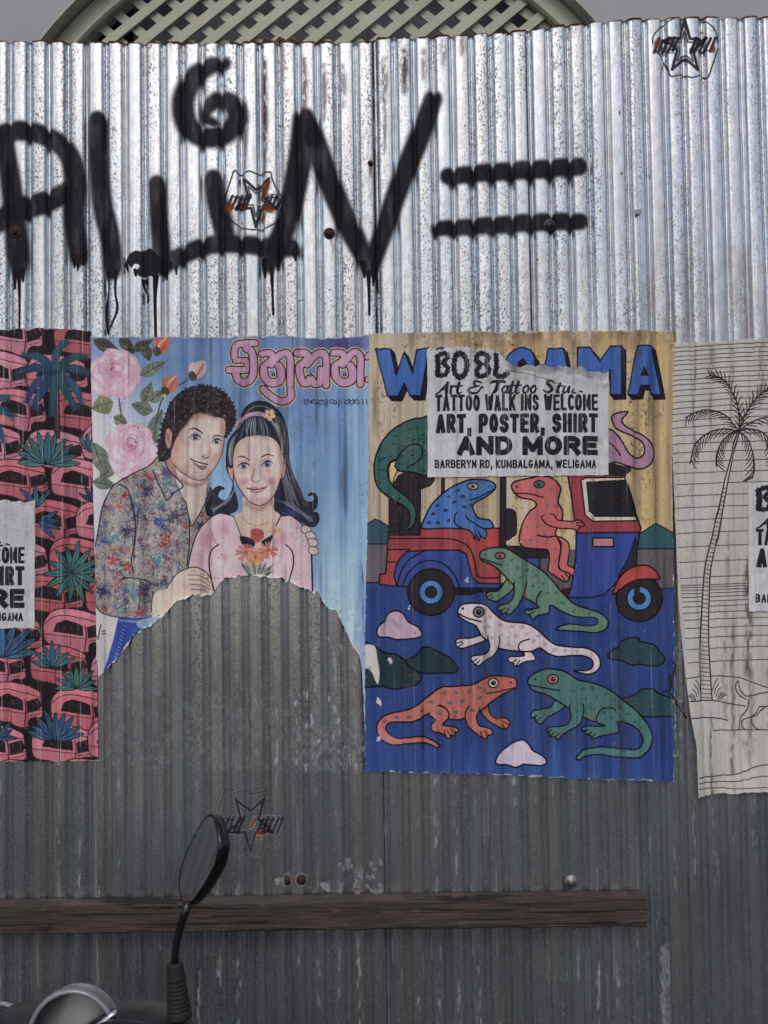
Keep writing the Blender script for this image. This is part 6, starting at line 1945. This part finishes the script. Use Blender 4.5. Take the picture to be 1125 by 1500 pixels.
# handlebar cowl and instrument visor
def blob(name, c0, axes, mat, parent, lat=(-90, 90), nu=36, nv=18, pw=1.0):
    c0 = Vector(c0)
    rings = []
    for b in np.linspace(math.radians(lat[0]), math.radians(lat[1]), nv):
        cb, sb = max(math.cos(b), 1e-3), math.sin(b)
        rings.append([c0 + axes[0] * (math.copysign(abs(math.cos(t)) ** pw, math.cos(t)) * cb) + axes[1] * (math.copysign(abs(math.sin(t)) ** pw, math.sin(t)) * cb) + axes[2] * sb for t in np.linspace(0, 2 * math.pi, nu, endpoint=False)])
    return loft(name, rings, mat, parent)
def cowl_ring(r, f, z, hw, hh, n=28):
    return [S(f + hw * math.copysign(abs(math.cos(t)) ** .8, math.cos(t)), r, z + hh * math.copysign(abs(math.sin(t)) ** .8, math.sin(t))) for t in np.linspace(0, 2 * math.pi, n, endpoint=False)]
zb = bar_mid.z
cowl = loft('handlebar_cowl', [cowl_ring(-.20, -.01, zb - .085, .02, .02), cowl_ring(-.185, -.005, zb - .085, .045, .032), cowl_ring(-.12, .0, zb - .085, .060, .045), cowl_ring(-.04, .005, zb - .080, .070, .052), cowl_ring(.05, .005, zb - .055, .070, .052),
                               cowl_ring(.12, .0, zb - .022, .058, .044), cowl_ring(.18, -.004, zb + .000, .048, .034), cowl_ring(.235, -.008, zb + .000, .038, .028), cowl_ring(.268, -.01, zb - .014, .024, .018), cowl_ring(.285, -.012, zb - .026, .010, .008)], black, scooter)
ridge = tube('cowl_ridge', [S(-.066, .03, zb - .02), S(-.060, .09, zb - .002), S(-.052, .15, zb + .020), S(-.042, .20, zb + .024), S(-.034, .245, zb + .012), S(-.02, .275, zb - .010)], [.004, .005, .006, .005, .004, .002], gloss, cowl, 10)
# visor: a shell over the dials
VY = bar_mid.y - .10
vis_c = P(106, 1545, VY)
def visor_ring(k, n=30):
    out = []
    for t in np.linspace(0, math.pi, n):
        w_, h_ = .072 - .010 * k, .098 - .012 * k
        out.append(vis_c + Vector((1, 0, 0)) * (w_ * math.cos(t) - .018 * k) + UPV * (h_ * math.sin(t) ** .85 - .02 * k * k) + Vector((0, 1, 0)) * (.075 * k))
    return out
V = []
ks = np.linspace(0, 1, 9)
for k in ks:
    V += visor_ring(k)
visor = make('visor', V, grid_faces(30, len(ks)), grey, scooter)
md = visor.modifiers.new('thickness', 'SOLIDIFY'); md.thickness = .004
trim = tube('visor_trim', visor_ring(0)[1:-1], .0040, silver_dull, visor, 8)
lens = [vis_c + Vector((1, 0, 0)) * (.070 * math.cos(t) * r) + UPV * (.094 * math.sin(t) ** .85 * r) + Vector((0, 1, 0)) * (.010 + .03 * r) for r in np.linspace(.05, 1, 8) for t in np.linspace(0, math.pi, 30)]
make('instrument_lens', lens, grid_faces(30, 8), grey, visor)
blob('instrument_panel', vis_c + Vector((0, .06, -.05)), (Vector((.075, 0, 0)), Vector((0, .05, 0)), Vector((0, 0, .07))), gloss, scooter)
strip = tube('silver_strip', [P(171, 1481, VY - .01), P(160, 1489, VY - .012), P(142, 1504, VY - .014), P(122, 1524, VY - .014)], [.0035, .0050, .0056, .005], silver, scooter, 10, .6)

# grips, levers, steering column
for s_ in (-1, 1):
    tube('grip', [S(-.01, s_ * .17, zb - .075), S(-.03, s_ * .27, zb - .085), S(-.06, s_ * .36, zb - .09)], [.014, .017, .017], rubber, scooter, 14)
    tube('brake_lever', [S(.03, s_ * .20, zb - .085), S(.035, s_ * .27, zb - .09), S(.0, s_ * .36, zb - .10)], [.006, .006, .005], silver, scooter, 8)
tube('steering_column', [S(0, 0, zb - .09), S(.06, 0, zb - .28), S(.13, 0, .52)], [.035, .04, .045], black, scooter, 14)
# leg shield, floor, body, seat
def ring_yz(f, z0, z1, w0, w1, n=24):
    out = []
    for t in np.linspace(0, 2 * math.pi, n, endpoint=False):
        c_, s_ = math.cos(t), math.sin(t)
        zz_ = (z0 + z1) / 2 + (z1 - z0) / 2 * math.copysign(abs(s_) ** .6, s_)
        ww = w0 + (w1 - w0) * (.5 + .5 * s_)
        out.append(S(f, ww * math.copysign(abs(c_) ** .7, c_), zz_))
    return out
loft('leg_shield', [ring_yz(.02, .28, .82, .16, .12), ring_yz(.06, .26, .86, .20, .14), ring_yz(.10, .28, .85, .20, .12), ring_yz(.17, .36, .74, .12, .07), ring_yz(.21, .42, .66, .05, .03)], paintm, scooter)
loft('floorboard', [ring_yz(.06, .26, .32, .15, .16), ring_yz(-.20, .24, .30, .15, .16), ring_yz(-.36, .24, .34, .15, .16)], black, scooter)
loft('rear_body', [ring_yz(-.30, .28, .60, .10, .09), ring_yz(-.38, .26, .70, .15, .13), ring_yz(-.62, .30, .72, .17, .14), ring_yz(-.90, .42, .74, .14, .11), ring_yz(-1.06, .56, .74, .06, .05)], paintm, scooter)
loft('seat', [ring_yz(-.30, .68, .73, .06, .05), ring_yz(-.36, .68, .77, .11, .09), ring_yz(-.60, .69, .79, .13, .11), ring_yz(-.85, .70, .82, .13, .10), ring_yz(-1.0, .71, .80, .09, .06)], seatm, scooter)
def wheel(f):
    t = lathe('tyre', S(f, -.05, .22), RGT, [(0, .13), (.008, .19), (.03, .214), (.05, .22), (.07, .214), (.092, .19), (.10, .13), (.06, .125), (.04, .125), (0, .13)], rubber, scooter, 32)
    lathe('rim', S(f, -.03, .22), RGT, [(0, .02), (.001, .126), (.02, .118), (.04, .118), (.059, .126), (.06, .02)], silver, t, 28)
wheel(.20); wheel(-.92)
for s_ in (-1, 1):
    tube('fork', [S(.13, s_ * .07, .52), S(.19, s_ * .075, .30), S(.20, s_ * .075, .22)], [.018, .018, .02], silver, scooter, 10)
V = []
for j in range(7):
    for i in range(16):
        t = math.radians(20 + i * 9)
        V.append(S(.20 + .24 * math.cos(t), (j - 3) * .022, .22 + (.245 - .006 * (j - 3) ** 2) * math.sin(t)))
o = make('front_fender', V, grid_faces(16, 7), paintm, scooter)
md = o.modifiers.new('thickness', 'SOLIDIFY'); md.thickness = .004
tube('stand', [S(-.55, -.10, .30), S(-.58, -.16, .15), S(-.60, -.22, .008)], .010, black, scooter, 8)
loft('engine', [ring_yz(-.62, .16, .36, .07, .09), ring_yz(-.80, .15, .34, .10, .10), ring_yz(-.98, .16, .30, .08, .08)], black, scooter)
